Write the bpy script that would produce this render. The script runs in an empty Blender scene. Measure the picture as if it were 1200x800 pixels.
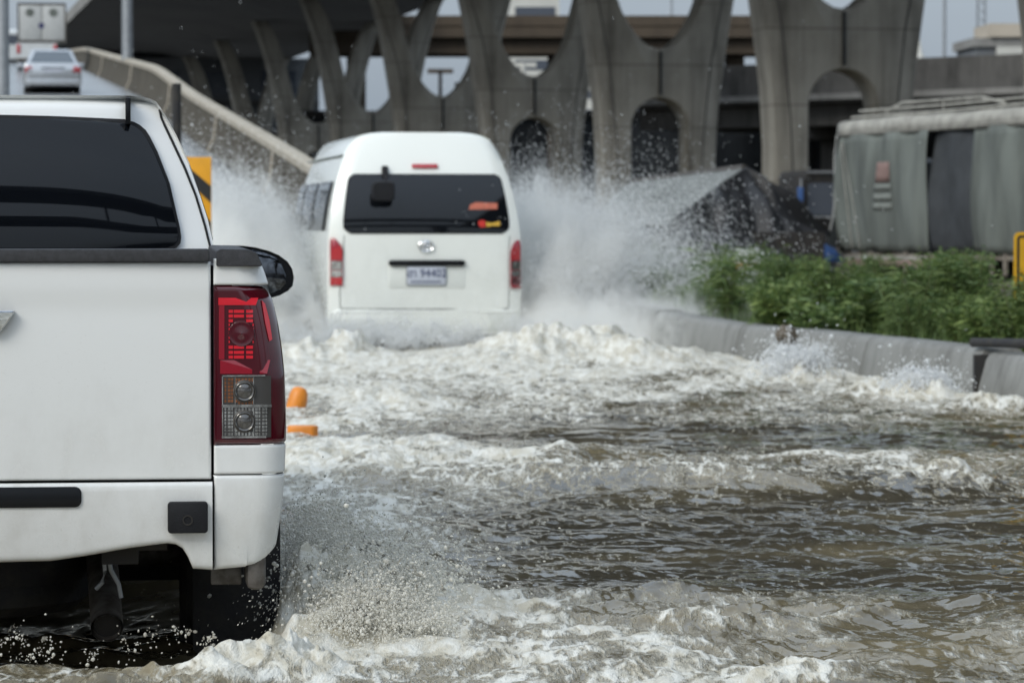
import bpy, bmesh, math, random
import numpy as np
from mathutils import Vector, Matrix
R = math.radians
random.seed(4); rng = np.random.default_rng(7)
scene = bpy.context.scene
COL = scene.collection

# ------------------------------------------------------------------ camera
FPX = 3900.0                       # focal length in photo pixels (1200 wide)
CAM = Vector((0, 0, 1.15)); PITCH = math.atan(138 / FPX)
cd = bpy.data.cameras.new('camera'); cam = bpy.data.objects.new('camera', cd); COL.objects.link(cam)
cam.location = CAM; cam.rotation_euler = (math.pi / 2 - PITCH, 0, 0)
cd.sensor_width = 36; cd.lens = FPX / 1200 * 36; cd.clip_start = .1; cd.clip_end = 6000
cd.dof.use_dof = True; cd.dof.focus_distance = 9.3; cd.dof.aperture_fstop = 7.5
scene.camera = cam

def ray(px, py):
    xc = (px - 600) / FPX; yc = (400 - py) / FPX
    c, s = math.cos(PITCH), math.sin(PITCH)
    return Vector((xc, c + yc * s, -s + yc * c))
def P(px, py, D):                  # survey: the point seen at a photo pixel, D metres ahead
    d = ray(px, py); return CAM + d * (D / d.y)

class Frame:                       # a vehicle's own axes: x right, y forward, z up
    def __init__(s, ox, oy, oz, yaw):
        s.o = Vector((ox, oy, oz)); s.yaw = yaw
        s.r = Vector((math.cos(yaw), math.sin(yaw), 0)); s.f = Vector((-math.sin(yaw), math.cos(yaw), 0))
    def pick(s, px, py, yl=0.0):
        d = ray(px, py); t = (yl - (CAM - s.o).dot(s.f)) / d.dot(s.f)
        p = CAM + d * t - s.o
        return (p.dot(s.r), p.z)

# ------------------------------------------------------------------ mesh building
class MB:
    def __init__(s): s.v = []; s.f = []
    def add(s, vs, fs):
        o = len(s.v); s.v += [tuple(v) for v in vs]; s.f += [tuple(i + o for i in f) for f in fs]; return s
    def box(s, x0, x1, y0, y1, z0, z1):
        vs = [(x, y, z) for z in (z0, z1) for y in (y0, y1) for x in (x0, x1)]
        return s.add(vs, [(0, 2, 3, 1), (4, 5, 7, 6), (0, 1, 5, 4), (2, 6, 7, 3), (0, 4, 6, 2), (1, 3, 7, 5)])
    def prism(s, pts, axis, d0, d1):   # outline in the two other axes, extruded along axis
        n = len(pts)
        def mk(p, d):
            return {'y': (p[0], d, p[1]), 'x': (d, p[0], p[1]), 'z': (p[0], p[1], d)}[axis]
        vs = [mk(p, d0) for p in pts] + [mk(p, d1) for p in pts]
        fs = [tuple(range(n)), tuple(range(2 * n - 1, n - 1, -1))]
        fs += [(i, n + i, n + (i + 1) % n, (i + 1) % n) for i in range(n)]
        return s.add(vs, fs)
    def tube(s, pts, r, n=8, cap=True):
        pts = [Vector(p) for p in pts]; rs = r if isinstance(r, (list, tuple)) else [r] * len(pts)
        vs = []; up = Vector((0, 0, 1))
        for i, p in enumerate(pts):
            t = (pts[min(i + 1, len(pts) - 1)] - pts[max(i - 1, 0)]).normalized()
            a = t.cross(up if abs(t.z) < .9 else Vector((1, 0, 0))).normalized(); b = t.cross(a)
            for k in range(n):
                q = 2 * math.pi * k / n; vs.append(p + (a * math.cos(q) + b * math.sin(q)) * rs[i])
        fs = [(i * n + k, i * n + (k + 1) % n, (i + 1) * n + (k + 1) % n, (i + 1) * n + k) for i in range(len(pts) - 1) for k in range(n)]
        if cap: fs += [tuple(range(n - 1, -1, -1)), tuple(range((len(pts) - 1) * n, len(pts) * n))]
        return s.add(vs, fs)
    def lathe(s, prof, c, axis, n=24):  # prof: (radius, offset along axis)
        vs = []
        for (r, d) in prof:
            for k in range(n):
                q = 2 * math.pi * k / n; a, b = r * math.cos(q), r * math.sin(q)
                vs.append({'x': (c[0] + d, c[1] + a, c[2] + b), 'y': (c[0] + a, c[1] + d, c[2] + b), 'z': (c[0] + a, c[1] + b, c[2] + d)}[axis])
        m = len(prof)
        fs = [(i * n + k, i * n + (k + 1) % n, (i + 1) * n + (k + 1) % n, (i + 1) * n + k) for i in range(m - 1) for k in range(n)]
        return s.add(vs, fs)
    def grid(s, fn, nu, nv, skip=None):
        vs = [fn(i / nu, j / nv) for j in range(nv + 1) for i in range(nu + 1)]
        fs = []
        for j in range(nv):
            for i in range(nu):
                q = (j * (nu + 1) + i, j * (nu + 1) + i + 1, (j + 1) * (nu + 1) + i + 1, (j + 1) * (nu + 1) + i)
                if skip and skip(*[sum(vs[k][a] for k in q) / 4 for a in range(3)]): continue
                fs.append(q)
        return s.add(vs, fs)
    def loft(s, secs, cap0=True, cap1=True, closed=True):
        n = len(secs[0]); vs = [p for c in secs for p in c]
        fs = [(i * n + k, i * n + (k + 1) % n, (i + 1) * n + (k + 1) % n, (i + 1) * n + k) for i in range(len(secs) - 1) for k in range(n if closed else n - 1)]
        if cap0: fs.append(tuple(range(n - 1, -1, -1)))
        if cap1: fs.append(tuple(range((len(secs) - 1) * n, len(secs) * n)))
        return s.add(vs, fs)
    def build(s, name, mat, parent=None, bevel=0, seg=2, smooth=True, ang=35, solid=0, sub=0):
        me = bpy.data.meshes.new(name); me.from_pydata(s.v, [], s.f)
        bm = bmesh.new(); bm.from_mesh(me)
        bmesh.ops.remove_doubles(bm, verts=bm.verts, dist=1e-5)
        bmesh.ops.recalc_face_normals(bm, faces=bm.faces)
        if bevel:
            es = [e for e in bm.edges if len(e.link_faces) == 2 and e.calc_face_angle(0) > R(30)]
            bmesh.ops.bevel(bm, geom=es, offset=bevel, segments=seg, affect='EDGES', clamp_overlap=True, profile=.5)
        bm.to_mesh(me); bm.free()
        if smooth:
            me.polygons.foreach_set('use_smooth', [True] * len(me.polygons)); me.set_sharp_from_angle(angle=R(ang))
        me.materials.append(mat)
        ob = bpy.data.objects.new(name, me); COL.objects.link(ob)
        if parent: ob.parent = parent
        if solid:
            m = ob.modifiers.new('solid', 'SOLIDIFY'); m.thickness = solid; m.offset = -1
        if sub:
            m = ob.modifiers.new('sub', 'SUBSURF'); m.levels = sub; m.render_levels = sub
        return ob

def np_mesh(name, v, f, mat, parent=None, smooth=False, attrs=None):
    """mesh from numpy arrays: v (n,3), f (m,k)"""
    me = bpy.data.meshes.new(name); k = f.shape[1]
    me.vertices.add(len(v)); me.vertices.foreach_set('co', v.astype(np.float32).ravel())
    me.loops.add(f.size); me.loops.foreach_set('vertex_index', f.astype(np.int32).ravel())
    me.polygons.add(len(f)); me.polygons.foreach_set('loop_start', np.arange(0, f.size, k, dtype=np.int32))
    if smooth: me.polygons.foreach_set('use_smooth', np.ones(len(f), dtype=bool))
    me.update(calc_edges=True)
    for an, arr in (attrs or {}).items():
        a = me.attributes.new(an, 'FLOAT', 'POINT'); a.data.foreach_set('value', arr.astype(np.float32).ravel())
    me.materials.append(mat)
    ob = bpy.data.objects.new(name, me); COL.objects.link(ob)
    if parent: ob.parent = parent
    return ob

def tag(o, label=None, cat=None, group=None, kind=None):
    if label: o['label'] = label
    if cat: o['category'] = cat
    if group: o['group'] = group
    if kind: o['kind'] = kind
    return o
def empty(name, loc, rz, label, cat, group=None):
    o = bpy.data.objects.new(name, None); COL.objects.link(o); o.empty_display_size = .3
    o.location = loc; o.rotation_euler = (0, 0, rz); return tag(o, label, cat, group)
def copy_tree(o, parent=None):
    c = o.copy(); COL.objects.link(c)
    if parent: c.parent = parent
    for ch in [x for x in list(bpy.data.objects) if x.parent == o]: copy_tree(ch, c)
    return c

# ------------------------------------------------------------------ materials
class NT:
    def __init__(s, m): s.t = m.node_tree; s.n = s.t.nodes; s.l = s.t.links
    def new(s, typ, **kw):
        nd = s.n.new(typ)
        for k, v in kw.items():
            if k in nd.inputs: nd.inputs[k].default_value = v
            else: setattr(nd, k, v)
        return nd
    def link(s, a, b): s.l.new(a, b)
    def math(s, op, a, b=None, c=None, clamp=False):
        nd = s.n.new('ShaderNodeMath'); nd.operation = op; nd.use_clamp = clamp
        for i, x in enumerate((a, b, c)):
            if x is None: continue
            if isinstance(x, (int, float)): nd.inputs[i].default_value = x
            else: s.link(x, nd.inputs[i])
        return nd.outputs[0]
    def mix(s, fac, a, b):
        nd = s.n.new('ShaderNodeMix'); nd.data_type = 'RGBA'
        for i, x in ((0, fac), (6, a), (7, b)):
            if isinstance(x, (int, float)): nd.inputs[i].default_value = x
            elif isinstance(x, tuple): nd.inputs[i].default_value = x if len(x) == 4 else (*x, 1)
            else: s.link(x, nd.inputs[i])
        return nd.outputs[2]
    def ramp(s, x, a, b):            # smooth step from a to b
        nd = s.n.new('ShaderNodeMapRange'); nd.interpolation_type = 'SMOOTHSTEP'
        s.link(x, nd.inputs[0]); nd.inputs[1].default_value = a; nd.inputs[2].default_value = b
        return nd.outputs[0]
    def noise(s, scale, detail=4, rough=.55, stretch=None, coord='Object', dist=0):
        tc = s.n.new('ShaderNodeTexCoord'); src = tc.outputs[coord]
        if stretch:
            mp = s.n.new('ShaderNodeMapping'); mp.inputs['Scale'].default_value = stretch; s.link(src, mp.inputs[0]); src = mp.outputs[0]
        nz = s.n.new('ShaderNodeTexNoise'); nz.inputs['Scale'].default_value = scale
        nz.inputs['Detail'].default_value = detail; nz.inputs['Roughness'].default_value = rough; nz.inputs['Distortion'].default_value = dist
        s.link(src, nz.inputs['Vector']); return nz.outputs['Fac']

def base_mat(name):
    m = bpy.data.materials.new(name); m.use_nodes = True
    t = NT(m); b = t.n['Principled BSDF']; return m, t, b
def mat(name, col, rough=.5, metal=0, vary=0, scale=6, stretch=None, bump=0, bscale=40, coat=0, spec=.5, emit=0, trans=0, dark=None, dirt=0, sheen=0):
    """one surface: base colour, an uneven second tone, optional relief"""
    m, t, b = base_mat(name)
    b.inputs['Roughness'].default_value = rough; b.inputs['Metallic'].default_value = metal
    b.inputs['Specular IOR Level'].default_value = spec; b.inputs['Coat Weight'].default_value = coat
    b.inputs['Coat Roughness'].default_value = .04
    b.inputs['Transmission Weight'].default_value = trans
    c4 = (*col, 1)
    if vary or dark:
        n = t.noise(scale, 6, .6, stretch)
        d = dark or tuple(x * (1 - vary) for x in col)
        t.link(t.mix(t.ramp(n, .35, .68), c4, (*d, 1)), b.inputs['Base Color'])
        rr = t.n.new('ShaderNodeMapRange'); t.link(n, rr.inputs[0]); rr.inputs[3].default_value = max(.02, rough * .85); rr.inputs[4].default_value = min(1, rough * 1.2)
        t.link(rr.outputs[0], b.inputs['Roughness'])
    else: b.inputs['Base Color'].default_value = c4
    if bump:
        nb = t.noise(bscale, 5, .6, stretch)
        bp = t.n.new('ShaderNodeBump'); bp.inputs['Strength'].default_value = bump; bp.inputs['Distance'].default_value = .02
        t.link(nb, bp.inputs['Height']); t.link(bp.outputs[0], b.inputs['Normal'])
    if emit:
        b.inputs['Emission Color'].default_value = c4; b.inputs['Emission Strength'].default_value = emit
    return m

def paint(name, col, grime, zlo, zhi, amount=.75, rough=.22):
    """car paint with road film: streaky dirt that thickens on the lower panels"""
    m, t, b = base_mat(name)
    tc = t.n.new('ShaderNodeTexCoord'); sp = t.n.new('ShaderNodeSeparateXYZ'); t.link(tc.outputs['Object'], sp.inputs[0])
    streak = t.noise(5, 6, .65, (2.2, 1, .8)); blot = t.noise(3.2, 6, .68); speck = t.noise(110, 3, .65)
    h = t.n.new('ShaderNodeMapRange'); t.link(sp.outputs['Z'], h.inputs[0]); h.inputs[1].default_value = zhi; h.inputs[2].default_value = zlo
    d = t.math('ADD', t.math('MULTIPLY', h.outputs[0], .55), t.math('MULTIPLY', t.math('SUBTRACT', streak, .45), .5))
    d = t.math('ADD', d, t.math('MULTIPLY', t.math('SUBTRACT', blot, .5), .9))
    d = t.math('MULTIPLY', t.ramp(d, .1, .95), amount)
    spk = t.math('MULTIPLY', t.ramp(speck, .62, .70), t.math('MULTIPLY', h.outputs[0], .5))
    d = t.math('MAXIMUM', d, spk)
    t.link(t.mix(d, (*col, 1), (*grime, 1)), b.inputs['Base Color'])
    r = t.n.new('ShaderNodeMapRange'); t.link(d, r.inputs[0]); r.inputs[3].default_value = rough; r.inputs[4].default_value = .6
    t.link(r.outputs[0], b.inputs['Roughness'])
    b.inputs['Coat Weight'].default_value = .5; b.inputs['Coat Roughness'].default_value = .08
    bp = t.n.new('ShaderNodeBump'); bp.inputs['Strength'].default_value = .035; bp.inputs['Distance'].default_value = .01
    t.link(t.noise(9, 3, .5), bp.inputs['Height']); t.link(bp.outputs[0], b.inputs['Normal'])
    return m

def concrete(name, col, dark, streak=1.0, scale=.35, zstreak=.12, bump=.25, seams=None):
    """weathered concrete: broad tone patches, rain streaks running down, fine grain"""
    m, t, b = base_mat(name); b.inputs['Roughness'].default_value = .9; b.inputs['Specular IOR Level'].default_value = .12
    big = t.noise(scale, 6, .62); st = t.noise(scale * 5, 6, .7, (1, 1, zstreak)); fine = t.noise(scale * 60, 4, .7)
    k = t.math('ADD', t.math('MULTIPLY', t.ramp(st, .42, .75), .65 * streak), t.math('MULTIPLY', t.ramp(big, .4, .7), .5), clamp=True)
    c = t.mix(k, (*col, 1), (*dark, 1))
    c = t.mix(t.math('MULTIPLY', t.ramp(fine, .35, .75), .22), c, tuple(x * .55 for x in col))
    if seams:                          # formwork joints every few metres up the face
        tc = t.n.new('ShaderNodeTexCoord'); sp = t.n.new('ShaderNodeSeparateXYZ'); t.link(tc.outputs['Object'], sp.inputs[0])
        fr = t.math('FRACT', t.math('DIVIDE', sp.outputs['Z'], seams))
        c = t.mix(t.math('MULTIPLY', t.math('LESS_THAN', fr, .035 / seams * 2), .5), c, tuple(x * .6 for x in dark))
    t.link(c, b.inputs['Base Color'])
    bp = t.n.new('ShaderNodeBump'); bp.inputs['Strength'].default_value = bump; bp.inputs['Distance'].default_value = .03
    t.link(fine, bp.inputs['Height']); t.link(bp.outputs[0], b.inputs['Normal'])
    return m

def glass(name, tint, fac, rough=.02):
    """tinted pane: clear reflection over a see-through tint"""
    m, t, b = base_mat(name); t.n.remove(b); out = t.n['Material Output']
    tr = t.n.new('ShaderNodeBsdfTransparent'); tr.inputs[0].default_value = (*tint, 1)
    gl = t.n.new('ShaderNodeBsdfGlossy'); gl.inputs['Roughness'].default_value = rough; gl.inputs[0].default_value = (1, 1, 1, 1)
    fr = t.n.new('ShaderNodeFresnel'); fr.inputs[0].default_value = 1.5
    mx = t.n.new('ShaderNodeMixShader'); t.link(t.math('MULTIPLY', fr.outputs[0], fac, clamp=True), mx.inputs[0])
    t.link(tr.outputs[0], mx.inputs[1]); t.link(gl.outputs[0], mx.inputs[2]); t.link(mx.outputs[0], out.inputs[0])
    return m

M = {}
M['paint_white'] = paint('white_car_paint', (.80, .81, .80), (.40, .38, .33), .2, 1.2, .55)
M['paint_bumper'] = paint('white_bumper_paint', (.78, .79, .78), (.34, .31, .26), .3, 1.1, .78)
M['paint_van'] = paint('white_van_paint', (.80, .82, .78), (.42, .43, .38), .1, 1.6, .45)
M['paint_silver'] = mat('silver_paint', (.50, .52, .54), .3, .5, vary=.12, coat=.4)
M['paint_offwhite'] = mat('off_white_paint', (.62, .64, .64), .4, vary=.15, coat=.2)
M['rubber'] = mat('black_rubber', (.012, .012, .014), .75, vary=.4, scale=14, bump=.3, dark=(.03, .028, .025))
M['plastic'] = mat('black_plastic', (.010, .0105, .013), .55, vary=.3, scale=20, bump=.25, bscale=300, spec=.28)
M['plastic_gloss'] = mat('glossy_black', (.007, .0075, .009), .22, spec=.3)
M['rail_cap'] = mat('grained_rail_cap', (.045, .046, .052), .55, vary=.35, scale=60, bump=.5, bscale=400)
M['chassis'] = mat('dark_chassis', (.012, .012, .013), .8, vary=.3, dark=(.03, .026, .022))
M['steel_dirty'] = mat('grimy_steel', (.14, .13, .12), .6, .4, vary=.4, scale=20, dark=(.07, .06, .05))
M['chrome'] = mat('chrome', (.75, .77, .8), .08, 1)
M['steel_grey'] = mat('galvanised_steel', (.34, .36, .38), .5, .5, vary=.2, scale=5)
M['lens_dark'] = mat('dark_red_lens', (.075, .004, .010), .08, coat=1)
M['lens_mid'] = mat('red_lens', (.30, .008, .022), .08, coat=1)
M['lens_lit'] = mat('lit_red_lens', (.62, .012, .025), .12, coat=1, emit=.10)
M['lens_reflector'] = mat('lamp_reflector', (.72, .71, .68), .15, .8, vary=.5, scale=26, dark=(.30, .29, .27))
M['lens_amber'] = mat('amber_reflector', (.42, .17, .08), .2, .5, vary=.5, scale=40)
M['bulb'] = mat('smoked_bulb', (.10, .095, .09), .1, .4, coat=1)
M['lens_clear'] = glass('clear_lens', (.75, .74, .72), 1.0)
M['red_paint'] = mat('red_lamp', (.42, .02, .025), .15, coat=1)
M['glass_tint'] = glass('tinted_glass', (.035, .04, .045), 2.1)
M['glass_van'] = glass('tinted_van_glass', (.03, .034, .04), 1.6)
M['glass_far'] = mat('far_glass', (.10, .12, .14), .1)
M['mirror'] = mat('mirror_glass', (.16, .17, .19), .04, 1, vary=.5, scale=45, dark=(.07, .075, .085))
M['interior'] = mat('dark_interior', (.02, .02, .022), .8)
M['orange'] = mat('orange_plastic', (.72, .24, .02), .4, vary=.25, scale=8)
M['asphalt'] = mat('asphalt', (.055, .055, .057), .8, vary=.3, scale=2, bump=.3, bscale=80)
M['ramp_road'] = mat('wet_concrete_road', (.23, .24, .245), .22, vary=.25, scale=.8, stretch=(1, .15, 1), bump=.1, bscale=30)
M['soil'] = mat('verge_soil', (.10, .085, .06), .9, vary=.4, scale=3, bump=.4)
M['gravel'] = mat('packed_ground', (.10, .098, .09), .9, vary=.4, scale=.6, bump=.2)
M['pier'] = concrete('pier_concrete', (.45, .425, .37), (.17, .158, .135), 1.15, .22, .07, seams=3.0)
M['deck'] = concrete('deck_concrete', (.28, .28, .29), (.18, .18, .19), .5, .1, .5)
M['parapet'] = concrete('parapet_concrete', (.30, .295, .28), (.15, .145, .135), .8, .2, .2)
M['viaduct'] = concrete('viaduct_concrete', (.13, .126, .12), (.045, .044, .042), 1.0, .25, .15)
M['brown_beam'] = concrete('brown_beam', (.095, .075, .056), (.055, .045, .036), .6, .2, .3)
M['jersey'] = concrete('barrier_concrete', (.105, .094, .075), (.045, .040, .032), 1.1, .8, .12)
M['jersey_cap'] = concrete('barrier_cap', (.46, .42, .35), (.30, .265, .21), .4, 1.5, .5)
M['wall'] = concrete('low_wall_concrete', (.25, .252, .24), (.125, .124, .116), 1.0, 1.2, .12)
M['shade_and_pipe_dark'] = mat('dark_shade_and_pipe', (.022, .026, .030), .8, vary=.4, scale=.6)  # near-black puts under-bridge shade into the added walls; also on drain pipes
M['canvas'] = mat('grey_canvas', (.155, .172, .155), .85, vary=.45, scale=1.6, stretch=(1, 1, .25), bump=.3, bscale=8)
M['canvas_dark'] = mat('dark_canvas', (.045, .05, .055), .8, vary=.4, scale=1.5, bump=.4, bscale=6)
M['canvas_top'] = mat('weathered_roof_tarp', (.40, .39, .35), .8, vary=.35, scale=3, bump=.3, bscale=10)
M['tarp_black'] = mat('black_tarpaulin', (.014, .014, .016), .55, vary=.5, scale=2, bump=.4, bscale=5)
M['tarp_grey'] = mat('grey_tarpaulin', (.20, .21, .20), .7, vary=.25, scale=1.5, bump=.3, bscale=5)
M['blue_cloth'] = mat('blue_cloth', (.05, .12, .32), .7, vary=.25, scale=6)
M['leaf'] = None
M['stem'] = mat('plant_stem', (.10, .11, .04), .8)
M['yellow'] = mat('yellow_sign_face', (.72, .33, .012), .35, vary=.12, scale=6)
M['yellow_traffic'] = mat('yellow_traffic_sign', (.62, .34, .01), .4, vary=.15, scale=5)
M['black_sign'] = mat('black_sign_paint', (.012, .012, .013), .4)
M['pale_building'] = mat('pale_render', (.58, .57, .52), .8, vary=.12, scale=.3)
M['tan_building'] = mat('tan_cladding', (.48, .42, .34), .8, vary=.2, scale=.4)
M['grey_building'] = mat('grey_cladding', (.16, .17, .18), .8, vary=.2, scale=.4)
M['window_band'] = mat('window_band', (.07, .08, .10), .15)
M['plate'] = mat('plate_white', (.52, .55, .62), .4, vary=.1)
M['plate_text'] = mat('plate_blue', (.035, .045, .12), .5)
M['sticker_orange'] = mat('orange_sticker', (.55, .16, .10), .5, vary=.2, scale=30)
M['sticker_red'] = mat('red_sticker', (.55, .03, .02), .5)
M['sticker_yellow'] = mat('yellow_sticker', (.62, .38, .05), .5)
M['skin'] = mat('skin', (.42, .25, .18), .6)

def leaf_mat():
    m, t, b = base_mat('weed_leaf'); b.inputs['Roughness'].default_value = .55
    g = t.n.new('ShaderNodeNewGeometry'); oi = t.n.new('ShaderNodeObjectInfo')
    c = t.mix(g.outputs['Random Per Island'], (.06, .115, .03, 1), (.24, .31, .09, 1))
    c = t.mix(t.math('MULTIPLY', oi.outputs['Random'], .45), c, (.055, .115, .045, 1))
    t.link(c, b.inputs['Base Color'])
    tr = t.n.new('ShaderNodeBsdfTranslucent'); t.link(c, tr.inputs[0]); mx = t.n.new('ShaderNodeMixShader'); mx.inputs[0].default_value = .35
    out = t.n['Material Output']; t.link(b.outputs[0], mx.inputs[1]); t.link(tr.outputs[0], mx.inputs[2]); t.link(mx.outputs[0], out.inputs[0])
    return m
M['leaf'] = leaf_mat()

def drop_mat(name, col, clear, soft=.5):
    m, t, b = base_mat(name); b.inputs['Roughness'].default_value = .12; b.inputs['IOR'].default_value = 1.33
    g = t.n.new('ShaderNodeNewGeometry')
    t.link(t.mix(g.outputs['Random Per Island'], (*col, 1), tuple(x * .82 for x in col)), b.inputs['Base Color'])
    tr = t.n.new('ShaderNodeBsdfTranslucent'); tr.inputs[0].default_value = (*col, 1)
    mx = t.n.new('ShaderNodeMixShader'); mx.inputs[0].default_value = soft
    out = t.n['Material Output']; t.link(b.outputs[0], mx.inputs[1]); t.link(tr.outputs[0], mx.inputs[2]); t.link(mx.outputs[0], out.inputs[0])
    b.inputs['Transmission Weight'].default_value = clear
    return m
M['spray'] = drop_mat('spray_drop', (.95, .96, .96), 0)
M['spray_near'] = drop_mat('near_drop', (.97, .95, .885), .20, .45)
# ================================================================== the setting
_D = np.array([-30, 0, 21.5, 29, 34, 38, 45, 52, 65, 83, 97, 156, 220, 260])
_X = np.array([14.6, 8.03, 3.3, 1.7, .75, .05, -1.45, -3.0, -5.1, -8.2, -10.6, -20.2, -29.5, -35])
_Z = np.array([-.25, -.25, -.25, -.25, -.25, -.1, .38, .92, 1.92, 3.42, 4.75, 8.4, 11.6, 13.0])
_H = np.array([.55, .55, .55, .55, .62, .72, .88, .92, .95, .95, .95, .95, .95, .95])
_dd = np.arange(-30, 260.1, 1.0)
def _sm(y):
    a = np.interp(_dd, _D, y); k = np.ones(7) / 7
    return np.convolve(np.pad(a, 3, mode='edge'), k, 'valid')
_xs, _zs, _hs = _sm(_X), _sm(_Z), np.interp(_dd, _D, _H)
xb = lambda d: float(np.interp(d, _dd, _xs)); zr = lambda d: float(np.interp(d, _dd, _zs)); hb = lambda d: float(np.interp(d, _dd, _hs))

MB().box(-3000, 3000, -300, 4000, -1, -.25).build('ground', M['gravel']); tag(bpy.data.objects['ground'], kind='structure')
# flooded carriageway under the water
b = MB(); st = list(np.arange(-30, 41, 2.0))
vs = []
for d in st: vs += [(xb(d) - 16, d, -.246), (xb(d) + .1, d, -.246)]
b.add(vs, [(2 * i, 2 * i + 1, 2 * i + 3, 2 * i + 2) for i in range(len(st) - 1)])
tag(b.build('road', M['asphalt']), kind='structure')
# ramp climbing out of the flood
b = MB(); st = list(np.arange(31, 261, 1.0)); vs = []
for d in st:
    z = max(zr(d), -.25) + .008
    vs += [(xb(d) - 6.3, d, z), (xb(d) - 3, d, z + .03), (xb(d) + .1, d, z)]
fs = []
for i in range(len(st) - 1): fs += [(3 * i, 3 * i + 1, 3 * i + 4, 3 * i + 3), (3 * i + 1, 3 * i + 2, 3 * i + 5, 3 * i + 4)]
b.add(vs, fs)
tag(b.build('ramp_road', M['ramp_road']), kind='structure')
b = MB(); vs = []
st = list(np.arange(48, 260, 4.0))
for d in st:
    z = zr(d) + .045
    vs += [(xb(d) - .75, d, z - .035), (xb(d) - .63, d, z - .035)]
b.add(vs, [(2 * i, 2 * i + 1, 2 * i + 3, 2 * i + 2) for i in range(len(st) - 1)])
tag(b.build('road_marking', mat('worn_line_paint', (.5, .5, .46), .6, vary=.5, scale=8)), kind='structure')
# verge to the right of the wall
b = MB(); st = list(np.arange(-10, 221, 2.0)); vs = []
for d in st:
    vs += [(xb(d) + .25, d, .02 + .12 * (d < 48)), (xb(d) + 3.5, d, .12), (260, d, .1)]
fs = []
for i in range(len(st) - 1): fs += [(3 * i, 3 * i + 1, 3 * i + 4, 3 * i + 3), (3 * i + 1, 3 * i + 2, 3 * i + 5, 3 * i + 4)]
tag(b.add(vs, fs).build('verge', M['soil']), kind='structure')

# ------------------------------------------------------------------ ramp parapets
def parapet(name, side, d0, d1, label):
    secs, caps = [], []
    for d in np.arange(d0, d1 + .1, 1.0):
        x = xb(d) if side > 0 else xb(d) - 6.2; z = zr(d); h = hb(d); s = side
        prof = [(0, -.02), (.03, .1), (.13, .30), (.19, h - .14), (.37, h - .14), (.40, 0), (.40, -z - .5 if z > .0 else -.5)]
        prof += [(.0, -z - .5 if z > 0 else -.5)]
        secs.append([(x + s * a, d, z + c) for a, c in prof])
        caps.append([(x + s * a, d, z + c) for a, c in ((.15, h - .135), (.14, h - .01), (.17, h + .02), (.39, h + .02), (.42, h - .01), (.41, h - .135))])
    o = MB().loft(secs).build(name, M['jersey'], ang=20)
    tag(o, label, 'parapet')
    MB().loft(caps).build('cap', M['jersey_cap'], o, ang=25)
    return o
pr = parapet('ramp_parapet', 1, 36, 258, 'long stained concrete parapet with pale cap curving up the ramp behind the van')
for d in (50, 62, 75, 90, 110, 134):
    x, z, h = xb(d), zr(d), hb(d)
    MB().tube([(x - .02, d, z + .02), (x + .02, d, z + .12), (x + .12, d, z + .32), (x + .17, d, z + h - .14)], .032, 6).build('joint_strip', M['jersey_cap'], pr)
parapet('ramp_parapet', -1, 52, 258, 'concrete parapet along the left edge of the climbing ramp road')

# ------------------------------------------------------------------ low wall beside the flood, one segment at a time
cuts = [10.0, 13.2, 16.4, 19.4, 22.36, 24.8, 26.75, 28.2, 31.2, 35.6]
seglab = {22.36: 'grey concrete wall block under the black pipe, right of the wide dark gap', 24.8: 'grey concrete wall block just left of the wide dark gap, splash at its foot',
          26.75: 'grey concrete wall block with the tall splash against its left end', 28.2: 'grey concrete wall block left of the chipped stone',
          31.2: 'grey concrete wall block half veiled by the van spray', 35.6: 'concrete wall block behind the spray, last before the ramp parapet'}
nxt = {13.2: 'concrete wall block outside the photo, nearest the camera', 16.4: 'concrete wall block second from the camera end', 19.4: 'concrete wall block third from the camera end'}
seglab.update(nxt); wdark = M['rubber']
for i in range(len(cuts) - 1):
    a, c = cuts[i] + (.05 if abs(cuts[i] - 22.36) < .01 else .012), cuts[i + 1] - (.05 if abs(cuts[i + 1] - 22.36) < .01 else .012)
    if cuts[i + 1] in (13.2, 16.4, 19.4): continue
    secs = []
    dz = rng.uniform(-.012, .012)
    if cuts[i + 1] <= 22.4: dz -= .015
    for d in np.linspace(a, c, 8):
        x = xb(d); h = hb(d) - .25 + dz
        prof = [(0, -.45), (0, .05), (.05, h - .05), (.075, h - .012), (.10, h), (.30, h), (.325, h - .012), (.34, h - .06), (.38, -.45)]
        secs.append([(x + p, d, q) for p, q in prof])
    o = MB().loft(secs).build('concrete_barrier', M['wall'], ang=40)
    tag(o, seglab.get(cuts[i + 1], 'grey concrete wall block'), 'barrier', 'low concrete wall blocks beside the flood')
d = 22.36
x = xb(d)
o = MB().box(x - .015, x + .2, d - .042, d + .042, -.4, .27).build('joint_filler', M['chassis'])
tag(o, 'dark filler strip in the wide gap between two wall blocks', 'filler')
o = MB().tube([(xb(22.55) + .05, 22.55, .345), (xb(21.4) + .18, 21.4, .375), (xb(20) + .2, 20, .385), (xb(17.5) + .25, 17.5, .37)], .033, 10).build('drain_hose', M['rubber'])
tag(o, 'black pipe lying on top of the low concrete wall at the right', 'pipe')
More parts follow.
